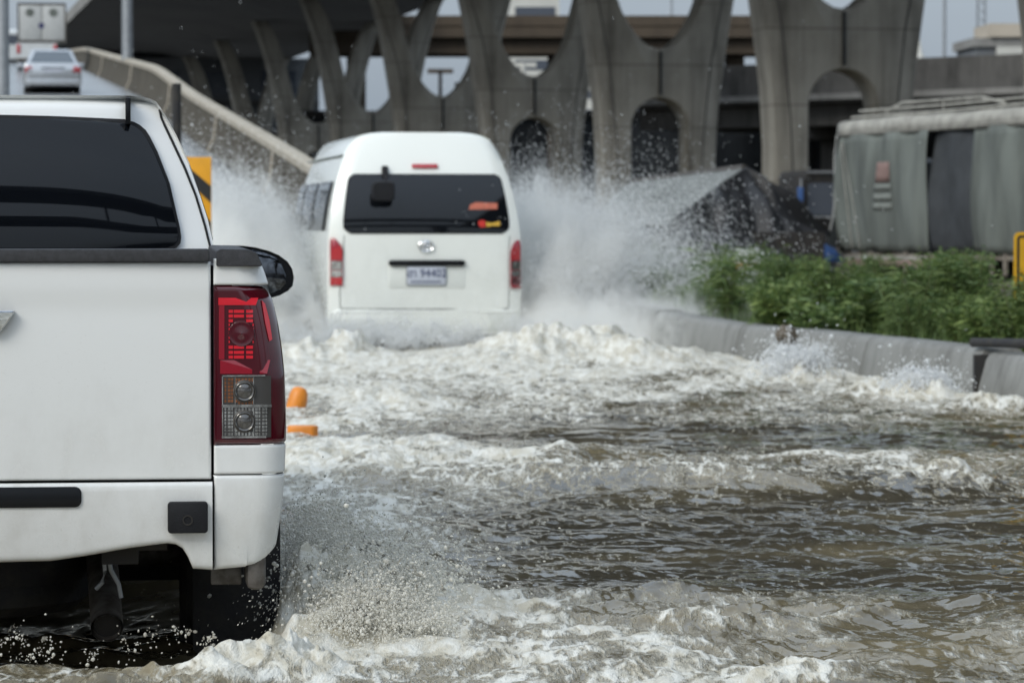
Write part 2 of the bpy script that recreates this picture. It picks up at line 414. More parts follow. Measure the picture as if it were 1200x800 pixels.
# chipped stone on the wall
c = P(923, 392, 26.6); b = MB(); bm_pts = []
for k in range(9):
    for j in range(5):
        th = 2 * math.pi * k / 9; ph = math.pi * (j + .5) / 5 - math.pi / 2; r = .085 + .03 * random.random()
        bm_pts.append((c.x + r * math.cos(th) * math.cos(ph), c.y + r * math.sin(th) * math.cos(ph), c.z - .01 + r * .9 * math.sin(ph)))
fs = [(j + k * 5, j + ((k + 1) % 9) * 5, j + 1 + ((k + 1) % 9) * 5, j + 1 + k * 5) for k in range(9) for j in range(4)]
fs += [tuple(k * 5 for k in range(9)), tuple(k * 5 + 4 for k in range(9))]
tag(b.add(bm_pts, fs).build('broken_stone', mat('brown_stone', (.12, .10, .075), .9, vary=.4, scale=14)), 'small brown broken stone perched on the joint of the low wall', 'stone')

# ------------------------------------------------------------------ elevated expressway
YAW = R(11); fw = Vector((-math.sin(YAW), math.cos(YAW), 0)); rt = Vector((math.cos(YAW), math.sin(YAW), 0))
def pier_outline():
    outer = [(-.35 - 1.2, 2.78), (3, 2.76), (5.45, 2.9), (7, 3.1), (8.8, 3.35), (10.8, 3.68), (12.8, 4.1), (14.9, 4.65), (16.3, 5.15), (17.0, 5.5)]
    inner = [(17.0, 4.3), (16.3, 3.85), (14.9, 3.2), (12.8, 2.6), (10.8, 2.1), (10.2, 1.88), (9.6, 1.55), (9.1, 1.18), (8.7, .78), (8.48, .4)]
    arch = [(-1.55, 1.42)] + [(4.65 + 1.42 * math.sin(a), 1.42 * math.cos(a)) for a in np.linspace(0, math.pi / 2, 9)]
    pts = [(-w, z) for z, w in outer] + [(-w, z) for z, w in inner] + [(0, 8.42)] + [(w, z) for z, w in inner[::-1]] + [(w, z) for z, w in outer[::-1]]
    pts += [(w, z) for z, w in arch] + [(-w, z) for z, w in arch[::-1][1:]]
    return [(x, z + 1.15) for x, z in pts]
plab = ['concrete pier rising at the right frame edge above the canvas truck', 'broad concrete pier with an arch, left leg directly left of the canvas truck',
        'concrete pier with arch behind the peak of the black tarpaulin', 'concrete pier with small dark arch just right of the van roof',
        'concrete pier directly above the van roof, sky notch at its right', 'slender looking concrete pier left of the van roof, narrow sky slit beside it',
        'shadowed concrete pier above the lower end of the ramp parapet', 'dark far pier behind the middle of the ramp parapet', 'farthest dim pier deep under the deck behind the black sign post']
proto = None
for i in range(9):
    p = Vector((18.9 - 5.87 * i, 101 + 30 * i, 0))
    if proto is None:
        root = empty('bridge_pier', (p.x, p.y, -.25), YAW, plab[0], 'bridge pier', 'flared piers of the elevated road'); proto = root
        MB().prism([(x, z + .25) for x, z in pier_outline()], 'y', 0, 2.1).build('pier_shaft', M['pier'], root, bevel=.09, seg=2)
        for s in (-1, 1):
            b = MB()
            pr_ = [(1.9 + .25, 2.0), (5.5, 2.15), (9, 2.5), (12, 3.05), (15, 3.95), (17.5, 4.9)]
            b.tube([(s * w, .008, z) for z, w in pr_], .035, 6).build('recessed_groove', M['viaduct'], root)
        MB().tube([(0, -.06, 9.7), (0, -.06, 7.6)], .07, 8).build('drain_pipe', M['shade_and_pipe_dark'], root)
    else:
        c = copy_tree(proto); c.location = (p.x, p.y, -.25); c['label'] = plab[i]
def sweep(name, prof, a0, a1, material, parent=None, step=10):
    secs = []
    for a in np.arange(a0, a1 + .1, step):
        secs.append([tuple(fw * a + rt * s + Vector((0, 0, z))) for s, z in prof])
    return MB().loft(secs).build(name, material, parent, ang=25)
deck = sweep('elevated_deck', [(32.2, 18.17), (43.4, 18.17), (45.6, 19.6), (45.6, 20.0), (18.25, 20.0), (18.25, 19.36), (24, 19.1), (30.4, 18.75)], -70, 700, M['deck'])
tag(deck, 'huge dark elevated road deck sweeping overhead at upper left', 'bridge deck')
sweep('edge_parapet', [(18.18, 19.34), (18.42, 19.34), (18.42, 20.35), (18.18, 20.35)], -70, 700, M['parapet'], deck)
sweep('edge_parapet', [(45.4, 20.0), (45.65, 20.0), (45.65, 21.0), (45.4, 21.0)], -70, 700, M['parapet'], deck)
for a in np.arange(115, 400, 30):
    for s in (24.5, 28):
        pass

# low viaduct across the right background
A = Vector((12.0, 208, 0)); Bv = Vector((75, 150, 0)); dv = (Bv - A).normalized(); nv = Vector((-dv.y, dv.x, 0)); L = (Bv - A).length
rz = math.atan2(dv.y, dv.x)
root = empty('low_viaduct', A, rz, 'stained grey low viaduct crossing behind the canvas truck', 'viaduct')
MB().box(-6, L, 0, 11, 8.4, 9.0).build('road_slab', M['viaduct'], root)
MB().box(-6, L, -.15, .15, 9.0, 10.9).build('parapet', M['viaduct'], root)
MB().box(-6, L, -.35, .35, 8.62, 8.98).build('ledge', M['parapet'], root)
b = MB()
for y in (.8, 3.6, 6.4, 9.2): b.box(-6, L, y, y + .7, 7.1, 8.398)
b.build('girder', M['viaduct'], root)
for x in np.arange(6, L, 14):
    MB().box(x, x + 1.2, 4, 6.5, -.2, 6.3).build('column', M['viaduct'], root, bevel=.1)
    MB().box(x - .2, x + 1.4, .8, 9.9, 6.302, 7.098).build('crosshead', M['viaduct'], root, bevel=.1)
# dark wall added behind it, coloured in place of the shade there
w = MB().box(-10, L, 12, 12.4, 0, 7.9); o = w.build('shade_wall', M['shade_and_pipe_dark']); o.location = A; o.rotation_euler = (0, 0, rz)
tag(o, 'tall dark wall added to stand in for shade under the low viaduct', 'shade_wall')
b = MB()
for x in np.arange(-4, L, 3.2): b.box(x, x + .1, 11.8, 12, 0, 7.7)
b.build('post', M['chassis'], o)
# brown beam bridge behind the piers
root = empty('beam_bridge', (0, 300, 0), 0, 'brown beam bridge seen through the notches of the piers', 'bridge')
MB().box(-18, 24, -5, 5, 17.6, 18.6).build('road_slab', M['brown_beam'], root)
MB().box(-18, 24, -5.1, -4.8, 18.6, 19.5).build('parapet', M['brown_beam'], root)
b = MB()
for y in (-4, -1, 2): b.box(-18, 24, y, y + .8, 16.2, 17.598)
b.build('girder', M['brown_beam'], root)
for x in (-14, 4, 20): MB().box(x - .8, x + .8, -1.5, 1.5, -.2, 16.19).build('column', M['brown_beam'], root, bevel=.1)

# dark shophouse row beneath the deck
root = empty('shophouse_block', (-38, 345, -.25), R(4), 'dark shaded building block under the deck behind the ramp', 'building')
MB().box(-26, 18, 0, 14, 0, 18.5).build('wall', M['grey_building'], root)
for k in range(7):
    for j in range(4):
        MB().box(-24 + k * 6, -20.4 + k * 6, -.06, -.002, 2 + j * 4.2, 4.6 + j * 4.2).build('window', M['window_band'], root)
for j in range(4): MB().box(-26, 18, -1.0, -.003, 1.1 + j * 4.2, 1.5 + j * 4.2).build('balcony_slab', M['viaduct'], root)
# dark shed added so its colour fills the arches with shade
root = empty('shade_shed', (6, 304, -.2), R(0), 'long near-black shed added in place of shade behind the pier feet', 'shed')
MB().box(-26, 30, 0, 5, 0, 11.0).build('wall', M['shade_and_pipe_dark'], root)
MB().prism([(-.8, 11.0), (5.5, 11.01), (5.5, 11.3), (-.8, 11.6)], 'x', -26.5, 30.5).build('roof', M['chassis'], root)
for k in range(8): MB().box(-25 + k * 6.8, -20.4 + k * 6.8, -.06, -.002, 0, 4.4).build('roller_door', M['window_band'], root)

# buildings and masts on the skyline
def building(name, x, d, w, dep, h, m, label, rows, z0=-.2, bay=3.0):
    root = empty(name, (x, d, z0), R(3), label, 'building')
    MB().box(-w / 2, w / 2, 0, dep, 0, h).build('wall', m, root)
    MB().box(-w / 2 - .3, w / 2 + .3, -.3, dep + .3, h, h + .7).build('roof', M['parapet'], root)
    for j in range(rows):
        MB().box(-w / 2 + .5, w / 2 - .5, -.05, -.002, h - 2.2 - j * bay, h - .9 - j * bay).build('window', M['window_band'], root)
    return root
building('office_building', 3.0, 430, 6.2, 9, 33.5, M['pale_building'], 'pale cream tower block above the notch of the pier beside the van', 4, bay=3.4)
building('office_building', 16, 520, 14, 9, 23, M['pale_building'], 'pale distant block seen through the notch over the beam bridge', 3)
rb = building('rooftop_building', 38.6, 262, 4.4, 8, 15.2, M['grey_building'], 'grey rooftop building with tan slab roof at upper right', 1)
MB().box(-1.2, 3.2, -.6, 6, 15.95, 17.0).build('tan_slab', M['tan_building'], rb)
MB().box(-.6, 3.0, -.4, 5, 13.2, 15.19).build('white_storey', M['pale_building'], rb)
c = Vector((32.0, 262, 0))
root = empty('chapel_spire', c, 0, 'small white domed spire beside the pier above the low viaduct', 'spire')
MB().lathe([(0.9, 0), (.9, 11.5), (.75, 12.2), (.95, 12.3)], (0, 0, 0), 'z', 10).build('tower', M['pale_building'], root)
MB().lathe([(.8, 12.3), (.85, 13.0), (.6, 13.8), (.22, 14.6), (.05, 15.7), (.01, 16.0)], (0, 0, 0), 'z', 10).build('dome', M['pale_building'], root)

def mast(x, d, h, r, m, name, label, cat, lattice=False):
    root = empty(name, (x, d, -.2), 0, label, cat)
    if not lattice: MB().tube([(0, 0, 0), (0, 0, h)], [r, r * .6], 8).build('pole', m, root)
    else:
        b = MB()
        for s, q in ((-1, -1), (1, -1), (1, 1), (-1, 1)): b.tube([(s * r, q * r, 0), (s * r, q * r, h)], .05, 5)
        b.build('upright', m, root); b = MB()
        for k in range(int(h / .8)):
            z = k * .8; b.tube([(-r, -r, z), (r, -r, z + .8)], .04, 4); b.tube([(r, -r, z), (-r, -r, z + .8)], .04, 4)
        b.build('bracing', m, root)
    return root
c = P(1107, 20, 230); mast(c.x, 230, 24, .16, M['steel_grey'], 'utility_pole', 'thin grey utility pole standing behind the low viaduct', 'pole')
c = P(1150, 20, 300); mast(c.x, 300, 26, .35, M['steel_grey'], 'lattice_mast', 'lattice radio mast on the skyline at upper right', 'mast', True)
c = P(787, 10, 400); mast(c.x, 400, 30, .22, M['steel_grey'], 'utility_pole', 'faint pole seen in the notch of the pier behind the tarpaulin', 'pole')
for px, D, h, lab in ((613, 330, 17.2, 'pale post in the sky gap right of the van roof'), (516, 335, 16.8, 'dark post in the sky gap above the van roof'), (535, 335, 15.5, 'post with cross arms in the sky gap above the van roof')):
    c = P(px, 100, D); r_ = mast(c.x, D, h, .3 if px != 613 else .4, M['pale_building'] if px == 613 else M['chassis'], 'lamp_post', lab, 'post')
    b = MB()
    for z in ((13.5, 12.0) if px == 535 else (h - .4,)): b.box(-1.3, 1.3, -.08, .08, z, z + .45)
    b.build('cross_arm', M['brown_beam'] if px != 613 else M['pale_building'], r_)
# low far block that fills the lower part of the gaps

# lamp posts on the ramp
def lamp(x, d, z0, h, r, label):
    root = empty('street_lamp', (x, d, z0), 0, label, 'street lamp', 'grey street lamps along the ramp')
    MB().tube([(0, 0, 0), (0, 0, h * .6), (0, 0, h)], [r, r * .9, r * .7], 12).build('pole', M['steel_grey'], root)
    MB().box(-.2, .2, -.2, .2, 0, .03).build('base_plate', M['steel_grey'], root)
    MB().tube([(0, 0, h - .05), (-.5, 0, h + .35), (-1.8, 0, h + .6)], .05, 8).build('arm', M['steel_grey'], root)
    MB().box(-2.4, -1.7, -.14, .14, h + .5, h + .64).build('lamp_head', M['steel_grey'], root, bevel=.04)
d = 115; lamp(xb(d) + .27, d, zr(d) + .9, 9.5, .19, 'pale grey lamp post rising behind the ramp parapet')
c = P(3, 60, 46); lamp(c.x, 46, -.25, 9.5, .1, 'grey lamp post at the far left edge of the photo')

# ------------------------------------------------------------------ gore marker: black post and chevron board
c = P(207, 98, 30.5)
root = empty('hazard_marker', (c.x, c.y, -.25), 0, 'yellow and black striped hazard board on a black post behind the pickup', 'road sign')
ph = c.z + .25
MB().tube([(0, 0, 0), (0, 0, ph)], .042, 12).build('post', M['rubber'], root)
x0, z0 = P(167, 184, 30.4).x - c.x, P(167, 290, 30.4).z + .25; x1, z1 = P(247, 184, 30.4).x - c.x, P(247, 184, 30.4).z + .25
MB().box(x0, x1, -.062, -.044, z0, z1).build('board', M['yellow'], root, bevel=.003)
sc_ = (x1 - x0) / 80; band = lambda y: z1 - (y - 184) * sc_
def clipstripe(xa, za, xbb, zb, w):
    return [(xa, za), (xbb, zb), (xbb, zb - w), (xa, za - w)]
b = MB()
xm = (x0 + x1) / 2
for y in (180, 222, 264):
    for s in (-1, 1):
        pts = [(xm, band(y)), (xm + s * (x1 - xm - .003), band(y + 38)), (xm + s * (x1 - xm - .003), band(y + 58)), (xm, band(y + 20))]
        pts = [(p, min(max(q, z0 + .004), z1 - .004)) for p, q in pts]
        b.prism(pts, 'y', -.066, -.0635)
b.build('stripe', M['black_sign'], root, smooth=False)
MB().box(-.06, .06, -.043, .045, z1 - .25, z1 - .19).build('bracket', M['steel_grey'], root)

# yellow sign at the right frame edge
D = 23.0; a, e = P(1188, 272, D), P(1188, 352, D)
root = empty('warning_sign', (a.x + .3, D, .1), 0, 'yellow warning sign with black border cut off by the right frame edge', 'road sign')
w_, h0, h1 = .3, e.z - .1, a.z - .1
def rrect(x0, x1, z0, z1, r, n=5):
    o = []
    for cx, cz, a0 in ((x1 - r, z1 - r, 0), (x0 + r, z1 - r, 90), (x0 + r, z0 + r, 180), (x1 - r, z0 + r, 270)):
        for k in range(n + 1): q = R(a0 + 90 * k / n); o.append((cx + r * math.cos(q), cz + r * math.sin(q)))
    return o
def ring(x0, x1, z0, z1, r, t, y0, y1, mb=None):
    mb = mb or MB(); o = rrect(x0, x1, z0, z1, r); i = rrect(x0 + t, x1 - t, z0 + t, z1 - t, max(r - t, .002)); n = len(o)
    vs = [(x, y0, z) for x, z in o] + [(x, y0, z) for x, z in i] + [(x, y1, z) for x, z in o] + [(x, y1, z) for x, z in i]
    fs = []
    for k in range(n):
        m = (k + 1) % n
        fs += [(k, m, n + m, n + k), (2 * n + k, 3 * n + k, 3 * n + m, 2 * n + m), (k, 2 * n + k, 2 * n + m, m), (n + k, n + m, 3 * n + m, 3 * n + k)]
    return mb.add(vs, fs)
MB().prism(rrect(-w_, w_, h0, h1, .04), 'y', -.006, .006).build('panel', M['yellow_traffic'], root)
ring(-w_ + .022, w_ - .022, h0 + .022, h1 - .022, .03, .016, -.009, -.0065).build('border', M['black_sign'], root, smooth=False)
zc = (h0 + h1) / 2
MB().prism([(-w_ + .075, zc - .03), (-.12, zc + .06), (-.12, zc + .015), (.16, zc + .015), (.16, zc - .06), (-.12, zc - .06), (-.12, zc - .11)], 'y', -.009, -.0065).build('arrow', M['black_sign'], root, smooth=False)
MB().tube([(0, .03, 0), (0, .03, h1 - .03)], .028, 10).build('post', M['steel_grey'], root)

# orange marker half sunk beside the pickup
c = P(345, 484, 20.5)
root = empty('lane_marker', (c.x, c.y, -.02), R(20), 'orange plastic lane marker half sunk in foam beside the pickup', 'traffic marker')
root.rotation_euler = (0, R(14), R(20))
MB().lathe([(.062, .0), (.062, .06), (.060, .10), (.054, .135), (.038, .16), (.010, .17)], (0, 0, 0), 'z', 14).build('post', M['orange'], root)
c = P(356, 499, 18.5)
fl = MB().prism([(-.075, -.03), (.06, -.045), (.09, 0), (.05, .04), (-.06, .045), (-.09, .01)], 'z', -.05, .035).build('orange_flap', M['orange'], bevel=.012)
fl.location = (c.x, 18.4, .0); tag(fl, 'flat orange plastic flap awash in foam just below the lane marker', 'plastic flap')
# ================================================================== vehicles
def interp(xs, ys):
    o = np.argsort(xs); X = np.array(xs, float)[o]; Y = np.array(ys, float)[o]
    return lambda v: float(np.interp(v, X, Y))
def edge_samples(a, b, n, r):
    e = [a, a + r * .15, a + r * .4, a + r * .7, a + r]; f = [b - x + a for x in e][::-1]
    return e + list(np.linspace(a + r, b - r, n))[1:-1] + f
def roll(t, a, b, r):                 # how far a pressed panel rolls back at its rim
    e = min(t - a, b - t)
    return 0 if e >= r else r - math.sqrt(max(0, r * r - (r - max(e, 0)) ** 2))
def patch(mb, us, vs, fn):
    pts = [fn(u, v) for v in vs for u in us]; n = len(us)
    return mb.add(pts, [(j * n + i, j * n + i + 1, (j + 1) * n + i + 1, (j + 1) * n + i) for j in range(len(vs) - 1) for i in range(n - 1)])
def shell(mb, zs, hw, yr, secs, nu=20):
    """rear wall (curved) + the sides and roof behind it, as one skin"""
    us = list(np.linspace(-1, 1, nu + 1))
    patch(mb, us, zs, lambda u, z: (hw(z) * u, yr(u, z), z))
    def loop(k):
        dy, sx, fz = secs[k - 1] if k else (0, 1, lambda z: z)
        pt = (lambda u, z: (hw(z) * u, yr(u, z), z)) if k == 0 else (lambda u, z: (hw(z) * u * sx, dy + yr(u, z) * .3, fz(z)))
        return [pt(1, z) for z in zs] + [pt(u, zs[-1]) for u in us[::-1][1:-1]] + [pt(-1, z) for z in zs[::-1]] + [pt(u, zs[0]) for u in us[1:-1]]
    return mb.loft([loop(k) for k in range(len(secs) + 1)], cap0=False, cap1=True)
def sec_rr(hw, z0, z1, r, y, n=4, cx=0):
    return [(x, y, z) for x, z in rrect(cx - hw, cx + hw, z0, z1, r, n)]
def wheel(parent, x, y, r, w, hub=None, name='wheel'):
    s = 1 if x > 0 else -1
    o = MB().lathe([(r * .55, -w / 2), (r * .9, -w / 2), (r * .98, -w * .42), (r, -w * .25), (r, w * .25), (r * .98, w * .42), (r * .9, w / 2), (r * .55, w / 2)], (x, y, r), 'x', 28).build(name, M['rubber'], parent)
    MB().lathe([(.01, s * w * .30), (r * .2, s * w * .32), (r * .45, s * w * .2), (r * .56, s * w * .46), (r * .56, -s * w * .4), (.01, -s * w * .4)], (x, y, r), 'x', 20).build('rim', hub or M['steel_grey'], o)
    return o

# ------------------------------------------------------------------ the pickup in front
PF = Frame(-1.538, 9.0, -.25, R(6))
pk = empty('pickup_truck', PF.o, PF.yaw, 'large white pickup at the left edge with red tail lamp, seen from behind', 'pickup truck')
pp = lambda x, y, yl=0: PF.pick(x, y, yl)
Zt = lambda py: pp(250, py)[1]
wz = interp([Zt(y) for y in (292, 300, 307, 318, 335, 350, 380, 410, 440, 480, 521, 560, 600, 640, 655, 670)],
            [pp(x, 400)[0] for x in (299, 303, 306, 311, 316.5, 320, 327, 331.5, 334.5, 336, 336, 334.5, 331, 325, 321, 317)])
XS = pp(250.5, 430)[0]; RC = .075      # seam beside the tailgate, corner radius in plan
def surf(x, z):
    w = wz(z); e = x - (w - RC)
    base = .010 * (abs(x) / .9) ** 2
    return base + (0 if e <= 0 else RC - math.sqrt(max(0, RC * RC - min(e, RC) ** 2)))
def side_panel(name, s, z0, z1, nz, ylen, material, bottom=None, skip=None, off=0.0, parent=pk, cz=.006):
    zs = edge_samples(z0, z1, nz, cz * 2)
    mb = MB(); rows = []
    for z in zs:
        w = wz(z) + off; row = []; rz_ = roll(z, z0, z1, cz)
        for x in (XS, XS + .002, XS + .005, XS + .01): row.append((x, surf(x, z) + roll(x, XS, 9, .008) + rz_))
        for x in np.linspace(XS + .02, w - RC, 6): row.append((x, surf(x, z) + rz_))
        for a in np.linspace(0, 90, 9)[1:]:
            row.append((w - RC + (RC - rz_) * math.sin(R(a)), .010 + RC - (RC - rz_) * math.cos(R(a))))
        for y in np.linspace(.14, ylen, 22): row.append((w - rz_, y))
        row = [(XS, row[0][1] + .05)] + row
        rows.append([(s * x, y, z) for x, y in row])
    vs = [p for r_ in rows for p in r_]; n = len(rows[0]); fs = []
    for j in range(len(rows) - 1):
        for i in range(n - 1):
            q = (j * n + i, j * n + i + 1, (j + 1) * n + i + 1, (j + 1) * n + i)
            c_ = [sum(vs[k][a] for k in q) / 4 for a in range(3)]
            if skip and skip(*c_): continue
            fs.append(q)
    mb.add(vs, fs); return mb.build(name, material, parent, ang=50)
arch = lambda x, y, z: (y - 1.29) ** 2 + (z - .36) ** 2 < .46 ** 2
zl0, zl1, zbt = Zt(521), Zt(335), Zt(557)
for s in (1, -1):
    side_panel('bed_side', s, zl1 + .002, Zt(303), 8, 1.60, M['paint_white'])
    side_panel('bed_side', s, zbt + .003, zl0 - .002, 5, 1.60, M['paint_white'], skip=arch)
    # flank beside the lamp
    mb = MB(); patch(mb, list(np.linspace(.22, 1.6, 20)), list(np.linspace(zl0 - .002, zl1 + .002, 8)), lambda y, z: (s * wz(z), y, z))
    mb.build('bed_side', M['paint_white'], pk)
# tailgate
zt0, zt1, xt = Zt(562), Zt(307), pp(247.3, 430)[0]
us = edge_samples(-xt, xt, 34, .010); vs_ = edge_samples(zt0, zt1, 30, .010)
def tg(x, z):
    t = (z - zt0) / (zt1 - zt0)
    y = .010 * (abs(x) / .9) ** 2 + .016 * (1 - math.sin(math.pi * min(1, t * .62 + .19)))    # gentle barrel
    y += .006 / (1 + math.exp((t - .83) * 60)) - .006                                              # soft crease under the rail
    return (x, y + roll(x, -xt, xt, .008) + roll(z, zt0, zt1, .008) + .004, z)
mb = MB(); patch(mb, us, vs_, tg)
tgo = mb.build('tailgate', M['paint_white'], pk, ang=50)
MB().box(-xt, xt, .03, .085, zt0 + .01, zt1 - .004).build('inner_skin', M['paint_white'], tgo)
zr0, zr1 = Zt(307), Zt(291.5)
MB().box(-xt, pp(245.5, 300)[0], -.012, .085, zr0 + .001, zr1).build('top_trim', M['rail_cap'], tgo, bevel=.006)
g = [(17.5, 363.5), (16.5, 367), (9, 379), (0, 389.5)]
gl = [pp(*q) for q in g]; pts = gl + [(-x, z) for x, z in gl[::-1]]
MB().prism(pts, 'y', -.022, .012).build('chrome_garnish', M['chrome'], tgo, bevel=.005)
# bed: floor, walls, rail caps
mb = MB().box(-.76, .76, .09, 1.58, .78, .81).box(.72, .78, .1, 1.58, .78, zr0 - .01).box(-.78, -.72, .1, 1.58, .78, zr0 - .01).box(-.76, .76, 1.55, 1.6, .78, zr0 - .01)
mb.build('cargo_bed', M['plastic'], pk)
for s in (1, -1):
    xa, xe = pp(253.5, 300)[0], pp(304.5, 300)[0]
    sec = lambda y, g_=0: [(s * a, y, z) for a, z in ((xa, zr0 - .012), (xa, zr1 - .006), (xa + .012, zr1), (xe - .03, zr1 - .002), (xe - .008, zr1 - .012), (xe + .006, zr0 - .006), (xe + .006, zr0 - .012))]
    MB().loft([sec(-.006), sec(.02), sec(.8), sec(1.6)]).build('rail_cap', M['rail_cap'], pk, bevel=.004)
# bumper
zb = interp([pp(x, 600)[0] for x in (-61, 60, 100, 150, 195, 206, 214, 220, 226, 249)], [Zt(y) for y in (658, 656, 650.5, 642, 636.5, 638, 643, 653, 667, 669)])
ztop = Zt(564.5); nx = 60
def bump(x, v):
    b0 = zb(abs(x)); z = b0 + (ztop - b0) * v; t = (ztop - z) / .25
    y = .010 * (abs(x) / .9) ** 2 - .004 + .022 * max(0, t) ** 2
    y += roll(v * (ztop - b0), 0, ztop - b0, .014)
    return (x, y, z)
xbm = pp(249.0, 600)[0]
us = sorted(set(list(np.linspace(-xbm, xbm, nx)) + [s * pp(x, 600)[0] for s in (1, -1) for x in (200, 206, 210, 214, 217, 220, 223, 226, 230)]))
vv = [0, .01, .03, .06, .1] + list(np.linspace(.16, .94, 12)) + [.97, .985, .995, 1]
mb = MB(); patch(mb, us, vv, bump)
patch(mb, us, [0, 1], lambda x, q: (x, bump(x, 0)[1] + q * .12, zb(abs(x)) + q * .01))
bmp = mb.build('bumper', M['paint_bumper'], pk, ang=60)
for s in (1, -1):
    # wrap-round corner below the lamp
    rows = []; zc0 = Zt(668); bot = interp([XS, XS + .1, XS + .135, XS + .155, XS + .175], [Zt(669), Zt(665.5), Zt(663), Zt(657), Zt(646)])
    mb = MB(); w0 = wz(Zt(600))
    plan = [(XS, .05)] + [(x, .01 * (x / .9) ** 2 + roll(x, XS, 9, .008)) for x in (XS, XS + .003, XS + .008, XS + .03, XS + .06, XS + .09)]
    K = len(plan)
    def cpt(i, v):
        if i < K: x, y = plan[i]; fl = 0
        elif i < K + 9: a = R((i - K) * 90 / 8); x = None; fl = a
        else: x = None; fl = None
        lo = bot(x) if x is not None else (bot(XS + .1 + .075 * math.sin(fl)) if fl is not None else Zt(646) + .10 * min(1, (i - K - 8) / 6))
        z = lo + (zbt - lo) * v; w = wz(z); rr_ = roll(v * (zbt - lo), 0, zbt - lo, .008); pull = .03 * (1 - v) ** 2.0
        if x is None:
            if fl is not None: x, y = w - RC + RC * math.sin(fl), .01 + RC - RC * math.cos(fl)
            else: x, y = w, .01 + RC + (i - K - 8) * .07
        return (s * (x - rr_ * .5), y + rr_ + pull * (1 if y < .09 else 0), z)
    N = K + 9 + 9
    patch(mb, list(range(N)), [0, .02, .05, .1, .2, .35, .5, .65, .8, .9, .96, .985, 1], cpt)
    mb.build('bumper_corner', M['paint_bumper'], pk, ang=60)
h0, h1 = Zt(592.5), Zt(568.5); xh = pp(95.5, 580)[0]
MB().prism(rrect(-xh, xh, h0, h1, .018), 'y', -.0075, .03).build('step_recess', M['plastic_gloss'], bmp, bevel=.002)
q0, q1 = pp(196.5, 624), pp(243.5, 587)
MB().prism(rrect(q0[0], q1[0], q0[1], q1[1], .010), 'y', -.022, .02).build('hook_cover', M['plastic'], bmp, bevel=.004)
q = pp(220, 608.5); MB().lathe([(.0145, .004), (.0145, -.0025), (.011, -.0025), (.010, .003), (.001, .003)], (q[0], -.0225, q[1]), 'y', 18).build('hook_hole', M['chassis'], bmp)
MB().prism(rrect(-q1[0], -q0[0], q0[1], q1[1], .010), 'y', -.022, .02).build('hook_cover', M['plastic'], bmp, bevel=.004)
q = pp(291, 679); MB().box(q[0] - .10, q[0] - .015, .16, .19, q[1] - .03, q[1] + .035).build('bumper_bracket', M['steel_dirty'], bmp, bevel=.004)
MB().box(q[0] - .005, q[0] + .05, .05, .3, q[1] - .035, q[1] + .07).build('arch_liner', M['steel_dirty'], bmp, bevel=.02)

